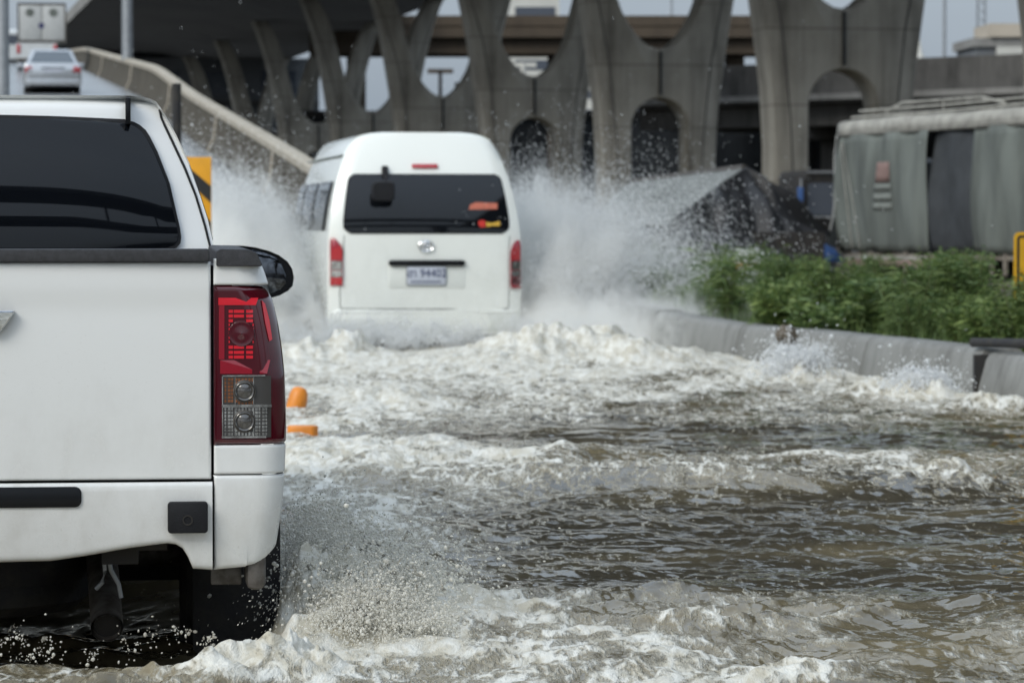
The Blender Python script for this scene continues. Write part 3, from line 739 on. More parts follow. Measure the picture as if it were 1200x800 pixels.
# tail lamps
lens_sets = [('lamp_bar', 'lens_lit', [(256, 349), (303, 349), (300, 357.5), (256, 357.5)], .004),
             ('lamp_blade', 'lens_lit', [(307, 352), (311, 356), (316, 375), (319.5, 398), (316, 400), (311, 378)], .004),
             ('lamp_band', 'lens_mid', [(258, 422), (317, 422), (313, 438), (258, 438)], .003),
             ('lamp_blade', 'lens_mid', [(256.5, 358), (263, 358), (263, 421), (256.5, 421)], .0025)]
def lamp_patch(mb, s, x0, y0, x1, y1, off, n=8):
    a, b_ = pp(x0, y0), pp(x1, y1)
    return patch(mb, list(np.linspace(a[0], b_[0], n)), list(np.linspace(b_[1], a[1], n)), lambda x, z: (s * x, surf(x, z) - off, z))
for s in (1, -1):
    mb = MB(); zs = edge_samples(zl0, zl1, 26, .014); rows = []
    for z in zs:
        w = wz(z) + .001; rz_ = roll(z, zl0, zl1, .010); row = [(XS, .05), (XS, .012), (XS + .003, .004)]
        if z > zl1 - .05:                                  # rounded top outer corner
            k = (z - (zl1 - .05)) / .05; w -= .030 * (1 - math.sqrt(max(0, 1 - k * k)))
        for x in np.linspace(XS + .008, w - RC, 8): row.append((x, surf(x, z) + rz_))
        for a in np.linspace(0, 90, 9)[1:]: row.append((w - RC + (RC - rz_) * math.sin(R(a)), .01 + RC - (RC - rz_) * math.cos(R(a))))
        row += [(w - rz_, .15), (w - rz_, .235)]
        rows.append([(s * x, y, z) for x, y in row])
    n = len(rows[0]); mb.add([p for r_ in rows for p in r_], [(j * n + i, j * n + i + 1, (j + 1) * n + i + 1, (j + 1) * n + i) for j in range(len(rows) - 1) for i in range(n - 1)])
    tl = mb.build('tail_lamp', M['lens_dark'], pk, ang=60)
    for nm, mt, poly, off in lens_sets:
        pts = [pp(*q) for q in poly]; m_ = MB(); k = len(pts)
        m_.add([(s * x, surf(x, z) - off, z) for x, z in pts] + [(s * x, surf(x, z) + .002, z) for x, z in pts],
               [tuple(range(k))] + [(i, (i + 1) % k, k + (i + 1) % k, k + i) for i in range(k)])
        m_.build(nm, M[mt], tl, smooth=False)
    m_ = MB()
    for yy in (363, 368.5, 374, 405, 411, 416.5):
        for xx, ww in ((268, 5), (274, 12), (288.5, 8)):
            if 377 > yy > 372 and xx == 274: continue
            lamp_patch(m_, s, xx, yy, xx + ww, yy + 3.6, .003, 2)
    for yy in range(379, 404, 5): lamp_patch(m_, s, 268, yy, 269.3, yy + 3, .003, 2); lamp_patch(m_, s, 296, yy, 297.3, yy + 3, .003, 2)
    m_.build('brake_cell', M['lens_lit'], tl, smooth=False)
    q = pp(283, 391); MB().lathe([(.036, .0), (.034, -.004), (.022, -.003), (.001, -.006)], (s * q[0], surf(q[0], q[1]) - .001, q[1]), 'y', 24).build('brake_bulb', M['lens_dark'], tl)
    # clear lower box: frame, two reflector chambers, bulbs, prisms
    a, e = pp(259.5, 514), pp(318.5, 439.5)
    m_ = MB(); lamp_patch(m_, s, 260.5, 440.5, 318, 512.5, .0022, 10); m_.build('reflector_back', M['bulb'], tl)
    for nm, y0, y1, mt in (('indicator_reflector', 443, 473.5, 'lens_amber'), ('reverse_reflector', 477.5, 510, 'lens_reflector')):
        m_ = MB()
        for k, xx in enumerate(range(263, 315, 4)):
            if 276 < xx < 296 and nm != '': 
                lamp_patch(m_, s, xx, y0, xx + 2.6, y0 + 4, .0034, 2); lamp_patch(m_, s, xx, y1 - 4, xx + 2.6, y1, .0034, 2); continue
            if mt == 'lens_amber' and xx > 298: continue
            for yy in np.arange(y0, y1 - 2, 4.2): lamp_patch(m_, s, xx, yy, xx + 2.2 + (k % 2), yy + 3.1, .0034, 2)
        m_.build(nm, M[mt], tl, smooth=False)
        q = pp(286.5, (y0 + y1) / 2)
        MB().lathe([(.029, 0), (.029, -.006), (.025, -.009), (.022, -.007), (.020, -.004), (.012, -.008), (.001, -.010)], (s * q[0], surf(q[0], q[1]), q[1]), 'y', 28).build('bulb', M['bulb'], tl)
        MB().lathe([(.0295, -.001), (.0310, -.007), (.0285, -.0085)], (s * q[0], surf(q[0], q[1]), q[1]), 'y', 28).build('bulb_ring', M['steel_dirty'], tl)
    m_ = MB(); lamp_patch(m_, s, 260.5, 474, 318.5, 477, .006, 6); lamp_patch(m_, s, 260, 440, 261.5, 512, .006, 4); lamp_patch(m_, s, 260, 511, 312, 513, .006, 6); lamp_patch(m_, s, 260, 439.5, 311, 441, .006, 6)
    lamp_patch(m_, s, 275, 442, 276.2, 511, .004, 3); lamp_patch(m_, s, 296.4, 442, 298, 511, .004, 3)
    m_.build('chamber_frame', M['lens_reflector'], tl, smooth=False)

# cab
B0 = 1.66
zbelt = pp(100, 300, B0)[1]
lean = lambda z: B0 + max(0, z - zbelt) * .26
co = [(256, 312), (253, 300), (249, 280), (244, 258), (235, 230), (222, 195), (207, 163), (194, 140), (188, 130), (183, 123.5), (176, 120), (166, 117.6), (152, 116.3)]
cp = []
for x, y in co:
    yl = B0
    for _ in range(4): q = pp(x, y, yl); yl = lean(q[1])
    cp.append(q)
chw = interp([q[1] for q in cp], [q[0] for q in cp]); czs = [q[1] for q in cp]
ztopc = czs[-1]
roofz = lambda k: (lambda z: z + k * (z > zbelt + .25))
mb = MB()
shell(mb, czs, chw, lambda u, z: lean(z) + .05 * u ** 4 + (.03 * max(0, (z - (ztopc - .03)) / .03) ** 2), [(1.25, 1.0, roofz(.012)), (1.7, 1.0, roofz(.015)), (2.55, .97, roofz(-.02)), (2.75, .96, lambda z: min(z, ztopc - .06)), (3.6, 1.0, lambda z: min(z, zbelt + .02))])
# flanks, doors and bonnet below the windows
wl = .885
secs = [sec_rr(wl, .42, zbelt - .03, .05, 1.66), sec_rr(wl + .01, .40, zbelt + .0, .06, 2.2), sec_rr(wl + .01, .40, zbelt + .0, .06, 3.4), sec_rr(wl, .42, zbelt - .02, .10, 4.0), sec_rr(wl, .45, zbelt - .10, .16, 4.7), sec_rr(wl - .06, .40, zbelt - .26, .18, 5.15), sec_rr(wl - .2, .42, zbelt - .4, .16, 5.3)]
cab = None
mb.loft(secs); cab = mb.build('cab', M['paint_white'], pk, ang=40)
MB().tube([(-.35, 2.1, ztopc + .012), (.0, 2.1, ztopc + .02), (.35, 2.1, ztopc + .012)], .004, 6).build('roof_rib', M['paint_white'], cab)
# rear window
gp = [(138.5, 118), (139.5, 142), (143, 153), (147, 160), (153, 166.5), (160, 171), (179, 180.5), (215, 195), (253, 204), (265, 207), (275, 208.3), (282, 207.5), (287, 203), (290.5, 195)]
gq = []
for y, x in gp:
    yl = B0
    for _ in range(4): q = pp(x, y, yl); yl = lean(q[1])
    gq.append(q)
ghw = interp([q[1] for q in gq], [q[0] for q in gq]); gzs = sorted(q[1] for q in gq); gz0, gz1 = gzs[0], gzs[-1]
gz = sorted(set(gzs + list(np.linspace(gz0, gz1, 26))))
def gpane(k, off, bul):
    zc_ = (gz0 + gz1) / 2
    def fn(u, z):
        t = (z - zc_) / (gz1 - gz0) * 2; zz = zc_ + (z - zc_) * k; drop = -.010 * (u * u) * max(0, t) ** 3
        x = ghw(z) * u + (k - 1) * .25 * u
        return (x, lean(zz) + .05 * abs(u * .8) ** 4 - off - bul * ((1 - u * u) * .6 + (1 - t * t)), zz + drop)
    return fn
mb = MB(); patch(mb, list(np.linspace(-1, 1, 31)), gz, gpane(1.045, .008, .0)); mb.build('window_seal', M['plastic'], cab)
mb = MB(); patch(mb, list(np.linspace(-1, 1, 41)), gz, gpane(1, .012, .016))
M['glass_pickup'] = mat('dark_tinted_glass', (.004, .005, .007), .03, spec=.34)
mb.build('rear_window', M['glass_pickup'], cab, ang=60)
q = [pp(x, y, lean(pp(x, y, B0)[1]) - .008) for x, y in ((150, 117), (150.5, 146))]
MB().box(q[0][0] - .0085, q[0][0] + .0085, lean(q[1][1]) - .022, lean(q[0][1]) + .05, q[1][1], q[0][1] + .006).build('roof_strip', M['plastic_gloss'], cab, bevel=.003)
def seam(pts, r=.0042):
    o = []
    for x, y in pts:
        yl = B0 + .02
        for _ in range(4): q = pp(x, y, yl); yl = lean(q[1]) + .05 * min(1.2, abs(q[0] / chw(q[1]))) ** 4 - .0015
        o.append((q[0], yl, q[1]))
    return o
for s in (1, -1):
    MB().tube([(s * x, y, z) for x, y, z in seam([(187, 129), (189, 138), (193.5, 148), (203, 168), (217, 198), (229, 228), (240, 264), (247, 292)])], .0042, 6).build('door_seam', M['plastic'], cab)
    for y0, y1, t0, t1 in ((1.95, 2.55, .06, .9), (2.62, 3.25, .06, .86)):
        mb = MB(); za, zb_ = zbelt + .05, ztopc - .09
        patch(mb, list(np.linspace(0, 1, 6)), list(np.linspace(za, zb_, 6)), lambda u, z: (s * (chw(z) * (1.0 if y0 < 2.4 else .985) + .006), y0 + (y1 - y0) * u + lean(z) * .3 - .45 + (-(z - za) * .8 * u if y0 > 2.4 else 0), z))
        mb.build('side_window', M['glass_pickup'], cab, solid=.004)
    # mirrors
    ym = 3.32
    ol = [(262, 287.5), (285, 288), (300, 290), (315, 294), (327, 299), (337, 306.5), (342.5, 315), (344.5, 325), (343, 335), (337, 341), (328, 346), (318, 349), (300, 350), (286, 345), (280, 330), (278, 310), (272, 297), (262, 291.5)]
    op = [pp(x, y, ym) for x, y in ol]; cx_ = sum(q[0] for q in op[3:14]) / 11; cz_ = sum(q[1] for q in op[3:14]) / 11
    def ms(k, y): return [(s * (cx_ + (x - cx_) * k), y, cz_ + (z - cz_) * k) for x, z in op]
    mo = MB().loft([ms(.93, ym + .012), ms(1, ym), ms(1.0, ym + .05), ms(.9, ym + .12), ms(.6, ym + .17)]).build('door_mirror', M['plastic_gloss'], pk, ang=45)
    gl_ = [pp(x, y, ym) for x, y in ((296, 292.5), (312, 297), (324, 302), (330, 310), (335, 322), (335, 332), (329, 339), (318, 344), (300, 344), (290, 335), (286, 312), (287, 295))]
    n = len(gl_); MB().prism([(s * x, z) for x, z in gl_], 'y', ym - .002, ym + .006).build('mirror_glass', M['mirror'], mo, bevel=.001)
# running gear
mb = MB().box(-.78, .78, .25, 4.9, .60, .64).box(-.52, -.42, .12, 4.9, .46, .6).box(.42, .52, .12, 4.9, .46, .6).box(-.86, .86, 1.72, 1.78, .35, .7).box(-.6, .6, .1, .16, .5, .62)
mb.box(-.8, .8, 1.95, 1.99, .22, .62).build('chassis', M['chassis'], pk)
MB().tube([(-.7, 1.29, .38), (-.2, 1.29, .38), (-.1, 1.29, .38), (.1, 1.29, .38), (.2, 1.29, .38), (.7, 1.29, .38)], [.045, .05, .14, .14, .05, .045], 14).build('rear_axle', M['steel_dirty'], pk)
q = pp(-40, 690, .95)
MB().lathe([(.2, -.1), (.33, -.1), (.365, -.07), (.37, -.03), (.362, -.01), (.37, .01), (.365, .07), (.33, .1), (.2, .1), (.2, -.1)], (q[0], .85, q[1] + .06), 'z', 32).build('spare_wheel', M['rubber'], pk)
for s in (1, -1):
    wheel(pk, s * .765, 1.29, .385, .25); wheel(pk, s * .765, 4.38, .385, .25)
    a, e = pp(226, 766, .80), pp(328.5, 640, .80)
    rr_ = rrect(a[0], e[0], a[1], e[1] + .12, .022)
    MB().prism([(s * x, z) for x, z in rr_], 'y', .80, .812).build('mud_flap', M['rubber'], pk, bevel=.003)
e0, e1, e2 = pp(121, 672, .62), pp(123, 700, .46), pp(125.5, 735, .30)
ex = MB().tube([(e0[0] - .02, .95, e0[1] + .10), (e0[0], .62, e0[1]), (e1[0], .46, e1[1]), (e2[0], .30, e2[1])], .046, 20, cap=False).tube([(e1[0], .46, e1[1]), (e2[0], .301, e2[1])], .040, 20, cap=False).build('exhaust_pipe', M['steel_dirty'], pk, ang=60)
MB().tube([(e1[0], .452, e1[1]), (e2[0], .318, e2[1] + .004)], .0385, 20).build('bore_shade', M['chassis'], ex)  # dark plug standing in for the shade inside the pipe
h = [[pp(x, y, .36) for x, y in l] for l in ([(122, 655), (123, 668), (120, 682), (112, 690)], [(127, 652), (130, 668), (139, 684), (142, 700)])]
b = MB()
for l in h: b.tube([(x, .36, z) for x, z in l], .0065, 8)
b.build('hanger_wire', M['steel_grey'], ex)

# ------------------------------------------------------------------ the white van
VF = Frame(-.852, 32.9, -.25, R(8.6)); vp = lambda x, y, yl=0: VF.pick(x, y, yl)
van = empty('minibus_van', VF.o, VF.yaw, 'white high-roof van ploughing through the flood with spray on both sides', 'van')
Zv = lambda py: vp(498, py)[1]
vo = [(392, 611), (380, 612), (362, 611), (338, 611), (310, 611.5), (283, 611), (265, 609), (247, 606.5), (230, 603.5), (211, 599), (190, 592.5), (179, 588.5), (168, 582), (162, 577), (158, 571), (155.5, 562), (154.2, 550)]
vxc = vp(498, 300)[0]
vhw = interp([Zv(y) for y, x in vo], [vp(x, y)[0] - vxc for y, x in vo]); vzs = [Zv(y) for y, x in vo]; vtop = vzs[-1]
vlean = lambda z: .32 * max(0, (z - Zv(275)) / (vtop - Zv(275))) ** 1.7
vy = lambda u, z: vlean(z) + .05 * abs(u) ** 3 + .035 * max(0, abs(u) - .9) / .1
mb = MB(); sh = lambda k: (lambda z: z + k * max(0, (z - 1.2)))
shell(mb, vzs, vhw, vy, [(.25, 1.005, sh(.0)), (1.5, 1.01, sh(.0)), (3.4, 1.01, sh(.0)), (4.2, .99, sh(-.12)), (4.75, .95, sh(-.45)), (5.1, .85, sh(-.8)), (5.25, .7, sh(-.9))])
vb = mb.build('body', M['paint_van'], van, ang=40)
def vplate(name, poly, m, parent, y0=-.012, y1=.02, bev=.004, r=None):
    pts = [vp(*q) for q in poly]; zc_ = sum(q[1] for q in pts) / len(pts)
    pts = [(x - 0, z) for x, z in pts]
    o = MB().prism(pts, 'y', 0, y1 - y0).build(name, m, parent, bevel=bev)
    # set each plate on the curved skin
    for v in o.data.vertices: v.co.y += y0 + vy((v.co.x - vxc) / max(vhw(v.co.z), .1), v.co.z)
    return o
def rr_px(x0, y0, x1, y1, r): return rrect(x0, x1, y0, y1, r, 4)
def vpatch(name, fn_lr, ys, m, parent, off):
    mb = MB(); zs = [Zv(y) for y in ys]
    def f(u, z):
        py = np.interp(-z, [-q for q in zs], ys); l, r_ = fn_lr(py); xl, xr = vp(l, py)[0], vp(r_, py)[0]
        x = xl + (xr - xl) * (u + 1) / 2; return (x, vy((x - vxc) / vhw(z), z) - off, z)
    us_ = sorted(set(list(np.linspace(-1, 1, 21))))
    patch(mb, us_, zs[::-1], f); return mb.build(name, m, parent)
wy = [205, 206, 208, 212, 218, 230, 245, 258, 266, 269, 271, 272.3]
wl_ = interp(wy, [418, 414.5, 412, 410.5, 409.5, 407.5, 405.5, 404, 404, 405.5, 408, 413]); wr_ = interp(wy, [581, 585.5, 587.5, 589, 590, 592.3, 594.5, 596, 596, 594.5, 592, 587])
M['glass_van_o'] = mat('dark_van_glass', (.005, .006, .008), .04, spec=.5)
vw = vpatch('rear_window', lambda py: (wl_(py), wr_(py)), wy, M['glass_van_o'], van, .012)
seal = vpatch('window_seal', lambda py: (wl_(py) - 1.6, wr_(py) + 1.6), [203.6] + wy[1:-1] + [273.8], M['plastic'], vw, .006)
vplate('sticker', [(549.6, 245.5), (551.5, 240), (558, 237), (584, 238), (583.5, 245)], M['sticker_orange'], vw, -.0155, -.013, 0)
st2 = vplate('sticker', [(561, 259), (565, 257.8), (569, 259), (569, 266), (563, 266.5), (560.5, 263)], M['sticker_red'], vw, -.0155, -.013, 0)
vplate('sticker', [(570, 260), (576, 261.5), (586, 259), (586, 265), (578, 264.5), (570, 266)], M['sticker_yellow'], vw, -.0155, -.013, 0)
# door shut lines
def vline(name, pts, m, parent, r=.006):
    q = []
    for x, y in pts: a, z = vp(x, y); q.append((a, vy((a - vxc) / vhw(z), z) - .001, z))
    return MB().tube(q, r, 6).build(name, m, parent)
vline('door_seam', [(400, 361.5), (450, 362), (520, 362), (596, 361.5)], M['plastic'], vb, .0045)
vline('door_seam', [(399, 361), (398.5, 340), (402.5, 300), (403.5, 276)], M['canvas'], vb, .004)
vline('door_seam', [(596.5, 361), (597, 340), (596.5, 300), (598, 276)], M['canvas'], vb, .004)
vbm = vplate('bumper', rr_px(389, 363.5, 610.5, 388.5, 6), M['paint_van'], van, -.05, .06, .018)
rec = [(455, 338), (457, 307), (543, 307), (545, 338)]
rc = vplate('plate_recess', rr_px(455, 312, 545, 338, 3), mat('recess_paint', (.72, .74, .70), .35), van, -.004, .02, .002)
vplate('handle_bar', rr_px(455.3, 304.8, 545, 311.6, 3.2), M['plastic_gloss'], van, -.035, .02, .006)
npl = vplate('number_plate', rr_px(477, 312.6, 522, 333.6, 2), M['plate'], van, -.022, -.010, .002)
vplate('plate_frame', rr_px(475.8, 311.6, 523.2, 334.8, 2.5), M['steel_grey'], npl, -.016, -.004, .002)
def text(body, px, py, size, m, parent, yoff, wscale=1.0, name='lettering'):
    cu = bpy.data.curves.new(name, 'FONT'); cu.body = body; cu.size = size; cu.align_x = 'CENTER'; cu.align_y = 'CENTER'; cu.extrude = .001
    o = bpy.data.objects.new(name, cu); COL.objects.link(o)
    dg = bpy.context.evaluated_depsgraph_get(); me = bpy.data.meshes.new_from_object(o.evaluated_get(dg)); bpy.data.objects.remove(o)
    me.materials.clear(); me.materials.append(m)
    ob = bpy.data.objects.new(name, me); COL.objects.link(ob); ob.parent = parent
    a, z = vp(px, py); ob.location = (a, vy((a - vxc) / vhw(z), z) - yoff, z); ob.rotation_euler = (math.pi / 2, 0, 0); ob.scale = (wscale, 1, 1)
    return ob
text('\u0e2e\u0e32 94402', 499.5, 320.5, .115, M['plate_text'], npl, .0245, .92)
b = MB()
for x in np.arange(483, 517, 3.2):
    q = vp(x, 330.2); b.box(q[0] - .008, q[0] + .008, -.023, -.0225, q[1] - .010, q[1] + .010)
b.build('province_line', M['plate_text'], npl, smooth=False)
# emblem: three linked ovals in chrome
q = vp(499, 288.5); em = MB()
def oval(cx, cz, a, c, r): em.tube([(q[0] + cx + a * math.cos(t), -.02, q[1] + cz + c * math.sin(t)) for t in np.linspace(0, 2 * math.pi, 33)], r, 6, cap=False)
oval(0, 0, .072, .05, .008); oval(0, .012, .036, .018, .006); oval(0, 0, .020, .046, .006)
em.build('emblem', M['chrome'], van)
vplate('brake_lamp', rr_px(484.6, 191.8, 515.4, 196.6, 1.8), M['red_paint'], van, -.025, .01, .004)
ma = vplate('mirror_arm', rr_px(449, 194, 456.5, 207, 2), M['plastic'], van, -.05, .01, .008)
q = vp(450.5, 224, -.22); MB().loft([sec_rr(.10, q[1] - .09, q[1] + .09, .05, -.14 + vlean(q[1]), cx=q[0]), sec_rr(.115, q[1] - .10, q[1] + .10, .05, -.17 + vlean(q[1]), cx=q[0]), sec_rr(.10, q[1] - .09, q[1] + .09, .05, -.20 + vlean(q[1]), cx=q[0])]).build('under_mirror', M['plastic'], ma)
q2 = vp(453, 203, -.03); MB().tube([(q2[0], -.02 + vlean(q2[1]), q2[1]), (q2[0], -.12 + vlean(q2[1]), q2[1] - .04), (q[0], -.15 + vlean(q[1]), q[1] + .05)], .014, 8).build('mirror_stalk', M['plastic'], ma)
for s, lp in ((1, [(598.5, 338), (598.5, 296), (601, 288), (605, 282.5), (609, 281), (611.5, 284), (611.8, 338)]), (-1, [(387.2, 334.8), (387.2, 282), (389, 278), (393, 279.5), (398, 285), (402, 293), (402, 334.8)])):
    o = vplate('tail_lamp', lp, M['lens_mid'], van, -.024, .03, .006)
    xs = sorted(p[0] for p in lp); a, c = xs[0] + 1, xs[-1] - 1
    vplate('upper_lens', [(a + .5, 304), (a + 1, 293), (c - 1, 287), (c, 304)], M['red_paint'], o, -.0275, -.02, 0)
    vplate('clear_lens', [(a, 316), (a, 306), (c, 306), (c, 316)], M['lens_reflector'] if s < 0 else M['bulb'], o, -.0275, -.02, 0)
    vplate('lower_lens', [(a, 333.5), (a, 325.5), (c, 325.5), (c, 333.5)], M['red_paint'] if s < 0 else M['lens_dark'], o, -.0275, -.02, 0)
    vplate('clear_lens', [(a, 324.5), (a, 317), (c, 317), (c, 324.5)], M['lens_reflector'] if s < 0 else M['bulb'], o, -.0275, -.02, 0)
for s in (1, -1):
    for y0, y1 in ((.42, 1.75), (1.85, 3.1), (3.2, 4.0)):
        mb = MB(); za, zb_ = Zv(270), Zv(212)
        patch(mb, list(np.linspace(0, 1, 6)), list(np.linspace(za, zb_, 6)), lambda u, z: (s * (vhw(z) * 1.011 + .004) + vxc, y0 + (y1 - y0) * u, z))
        w_ = mb.build('side_window', M['glass_van_o'], van, solid=.006)
    MB().tube([(s * (vhw(Zv(182)) * 1.01) + vxc, .3, Zv(182)), (s * (vhw(Zv(182)) * 1.01) + vxc, 4.0, Zv(182))], .012, 6).build('rain_gutter', M['canvas'], van)
    mb = MB(); xm = s * (vhw(Zv(262)) + .10)
    mb.loft([sec_rr(.07, Zv(276), Zv(250), .05, 4.3, cx=xm), sec_rr(.10, Zv(277), Zv(247), .06, 4.36, cx=xm), sec_rr(.08, Zv(275), Zv(250), .05, 4.46, cx=xm)]).build('door_mirror', M['plastic'], van)
    MB().box(s * .94 - .012, s * .94 + .012, .9, .94, Zv(345), Zv(330)).build('reflector', M['red_paint'], van)
    wheel(van, s * .80, 1.05, .34, .22); wheel(van, s * .80, 3.65, .34, .22)
MB().box(-.82, .82, .15, 4.8, Zv(392) - .12, Zv(392) + .05).build('chassis', M['chassis'], van)

# ------------------------------------------------------------------ sedan on the ramp
D = 103; c = P(62, 110, D); zs_ = zr(D)
sd = empty('sedan_car', (c.x, D, zs_ + .03), R(9), 'silver sedan climbing the ramp behind the cargo box pickup', 'car')
H = .89
MB().loft([sec_rr(H - .08, .34, .78, .1, .0), sec_rr(H - .02, .26, .95, .1, .09), sec_rr(H, .22, 1.0, .12, .6), sec_rr(H, .2, .98, .12, 2.4), sec_rr(H, .2, .92, .12, 3.6), sec_rr(H - .1, .25, .75, .12, 4.4), sec_rr(H - .2, .3, .6, .1, 4.5)]).build('body', M['paint_silver'], sd, ang=50)
cabin = MB().loft([[(s_ * w, y, z) for s_, w, y, z in ((1, .78, .55, .96), (1, .60, 1.15, 1.38), (1, .5, 1.22, 1.43), (-1, .5, 1.22, 1.43), (-1, .60, 1.15, 1.38), (-1, .78, .55, .96))],
                  [(s_ * w, y, z) for s_, w, y, z in ((1, .8, 1.0, .97), (1, .64, 1.6, 1.41), (1, .52, 1.7, 1.46), (-1, .52, 1.7, 1.46), (-1, .64, 1.6, 1.41), (-1, .8, 1.0, .97))],
                  [(s_ * w, y, z) for s_, w, y, z in ((1, .8, 3.3, .92), (1, .62, 2.5, 1.38), (1, .5, 2.45, 1.43), (-1, .5, 2.45, 1.43), (-1, .62, 2.5, 1.38), (-1, .8, 3.3, .92))]]).build('cabin', M['paint_silver'], sd, ang=50)
mb = MB(); patch(mb, [-1, -.5, 0, .5, 1], [0, .5, 1], lambda u, v: (u * (.68 - .16 * v), .575 + .55 * v - .012, 1.0 + .36 * v)); mb.build('rear_window', M['glass_far'], sd)
MB().prism(rrect(-.86, .86, .24, .46, .08), 'y', -.03, .1).build('bumper', M['paint_silver'], sd, bevel=.03)
MB().box(-.7, .7, -.035, .05, .20, .27).build('valance', M['plastic'], sd, bevel=.01)
for s in (1, -1):
    MB().prism([(s * .84, .62), (s * .86, .80), (s * .66, .86), (s * .56, .66)] if s > 0 else [(s * .56, .66), (s * .66, .86), (s * .86, .80), (s * .84, .62)], 'y', .0, .15).build('tail_lamp', M['red_paint'], sd, bevel=.015)
    wheel(sd, s * .76, .95, .31, .2); wheel(sd, s * .76, 3.55, .31, .2)
    MB().box(s * .96 - .09, s * .96 + .09, 2.85, 2.97, .93, 1.08).build('door_mirror', M['paint_silver'], sd, bevel=.03)
MB().box(-.26, .26, -.015, .03, .66, .77).build('number_plate', M['plate'], sd)
MB().box(-.36, .36, -.012, .02, .775, .81).build('trim_strip', M['plastic'], sd)

# pickup with a tall cargo box ahead of it
D = 147; c = P(46, 80, D); zs_ = zr(D)
bx = empty('cargo_box_pickup', (c.x - .1, D, zs_ + .03), R(8), 'small white pickup carrying a tall grey cargo box, far up the ramp', 'truck')
MB().loft([sec_rr(.88, .55, 1.22, .06, .0), sec_rr(.9, .5, 1.24, .06, .1), sec_rr(.9, .45, 1.24, .06, 4.0), sec_rr(.85, .45, 1.0, .1, 5.1)]).build('body', M['paint_offwhite'], bx)
MB().loft([sec_rr(.78, 1.2, 1.7, .1, 2.4), sec_rr(.75, 1.2, 1.75, .1, 2.7), sec_rr(.7, 1.2, 1.72, .1, 3.5), sec_rr(.75, 1.15, 1.25, .04, 4.0)]).build('cab', M['paint_offwhite'], bx)
bo = MB().box(-.85, 1.28, .05, 2.3, 1.26, 2.98).build('cargo_box', M['canvas_top'], bx, bevel=.02)
for x0, x1 in ((-.79, .19), (.24, 1.22)):
    dr = MB().box(x0, x1, -.0, .048, 1.34, 2.88).build('box_door', mat('pale_box_panel', (.50, .51, .50), .6, vary=.15), bo, bevel=.015)
    MB().lathe([(.001, -.004), (.19, -.004), (.19, .0)], ((x0 + x1) / 2, -.001, 2.55), 'y', 20).build('round_badge', M['canvas'], dr)
fr = MB()
ring(-.85, 1.28, 1.26, 2.98, .03, .07, -.02, .047, fr); fr.build('box_frame', M['steel_dirty'], bo, smooth=False)
MB().lathe([(.001, -.008), (.13, -.008), (.13, 0)], (.2, -.002, 1.98), 'y', 20).build('badge', mat('navy_badge', (.04, .04, .12), .5), bo)
for s in (1, -1):
    MB().box(s * .8 - .08, s * .8 + .08, -.03, .05, .75, 1.15).build('tail_lamp', M['red_paint'], bx, bevel=.02)
    wheel(bx, s * .74, 1.1, .34, .22); wheel(bx, s * .74, 4.1, .34, .22)
MB().box(-.88, .88, -.04, .1, .42, .54).build('bumper', M['steel_dirty'], bx, bevel=.02)
# small white car at the very edge
D = 175; c = P(9, 60, D)
wc = empty('distant_van', (c.x, D, zr(D) + .03), R(8), 'distant white van top glimpsed left of the cargo box pickup', 'van')
MB().loft([sec_rr(.8, .4, 1.8, .15, 0), sec_rr(.85, .35, 1.95, .2, .2), sec_rr(.85, .35, 1.95, .2, 3.2), sec_rr(.8, .4, 1.2, .15, 4.4)]).build('body', M['paint_offwhite'], wc)
MB().prism(rrect(-.65, .65, 1.15, 1.65, .08), 'y', -.012, .02).build('rear_window', M['window_band'], wc)
for s in (1, -1):
    MB().box(s * .74 - .06, s * .74 + .06, -.01, .05, .8, 1.1).build('tail_lamp', M['red_paint'], wc); wheel(wc, s * .7, .8, .31, .2); wheel(wc, s * .7, 3.4, .31, .2)

# ------------------------------------------------------------------ canvas truck at the right
TR = empty('canvas_truck', (10.49, 56.0, .1), math.atan2(2.52, 8.0), 'long cargo truck under grey canvas with a dark middle panel', 'truck')
Lc = 12.7; ZB, ZS, ZR = .46, 2.84, 3.25       # truck frame: x right of the left side, y forward, z above its ground
def drape(y0, y1, out, amp, seed, nu=28, nv=16):
    ph = seed * 1.7
    return (lambda u, v: (-out - amp * (math.sin((y0 + (y1 - y0) * u) * 5.1 + ph) * .5 + math.sin((y0 + (y1 - y0) * u) * 11.3 + ph * 2 + v * 2) * .3) * (1 - v * .7) * (1 if 0 < u < 1 else .3) - .02 * math.sin(v * 3.1) - .085 * abs(math.sin((y0 + (y1 - y0) * u) * 1.45 + ph + v * .5)) ** .7 * math.sin(v * 3.1) ** .8 - .035 * math.sin((y0 + (y1 - y0) * u) * 3.7 - v * 5 + ph) + (.05 * (u - .5) * 4 * max(0, .5 - abs(u - v)) if out < 0 else 0),
                          y0 + (y1 - y0) * u, ZB + (ZS - ZB) * v + .045 * (1 - v) ** 6 * abs(math.sin((y0 + (y1 - y0) * u) * 3.3))))
for nm, y0, y1, m, out in (('canvas_side', .0, 6.25, 'canvas', .02), ('dark_panel', 6.25, 8.2, 'canvas_dark', -.05), ('canvas_side', 8.2, 12.6, 'canvas', .03)):
    mb = MB(); f = drape(y0, y1, out, .03, y0); mb.grid(f, 60, 14); mb.build(nm, M[m], TR, solid=.012)
    mb = MB(); mb.grid(lambda u, v: (2.42 + .02 * math.sin(u * 40), y0 + (y1 - y0) * u, ZB + (ZS - ZB) * v), 30, 6); mb.build(nm, M[m], TR, solid=.012)
mb = MB()
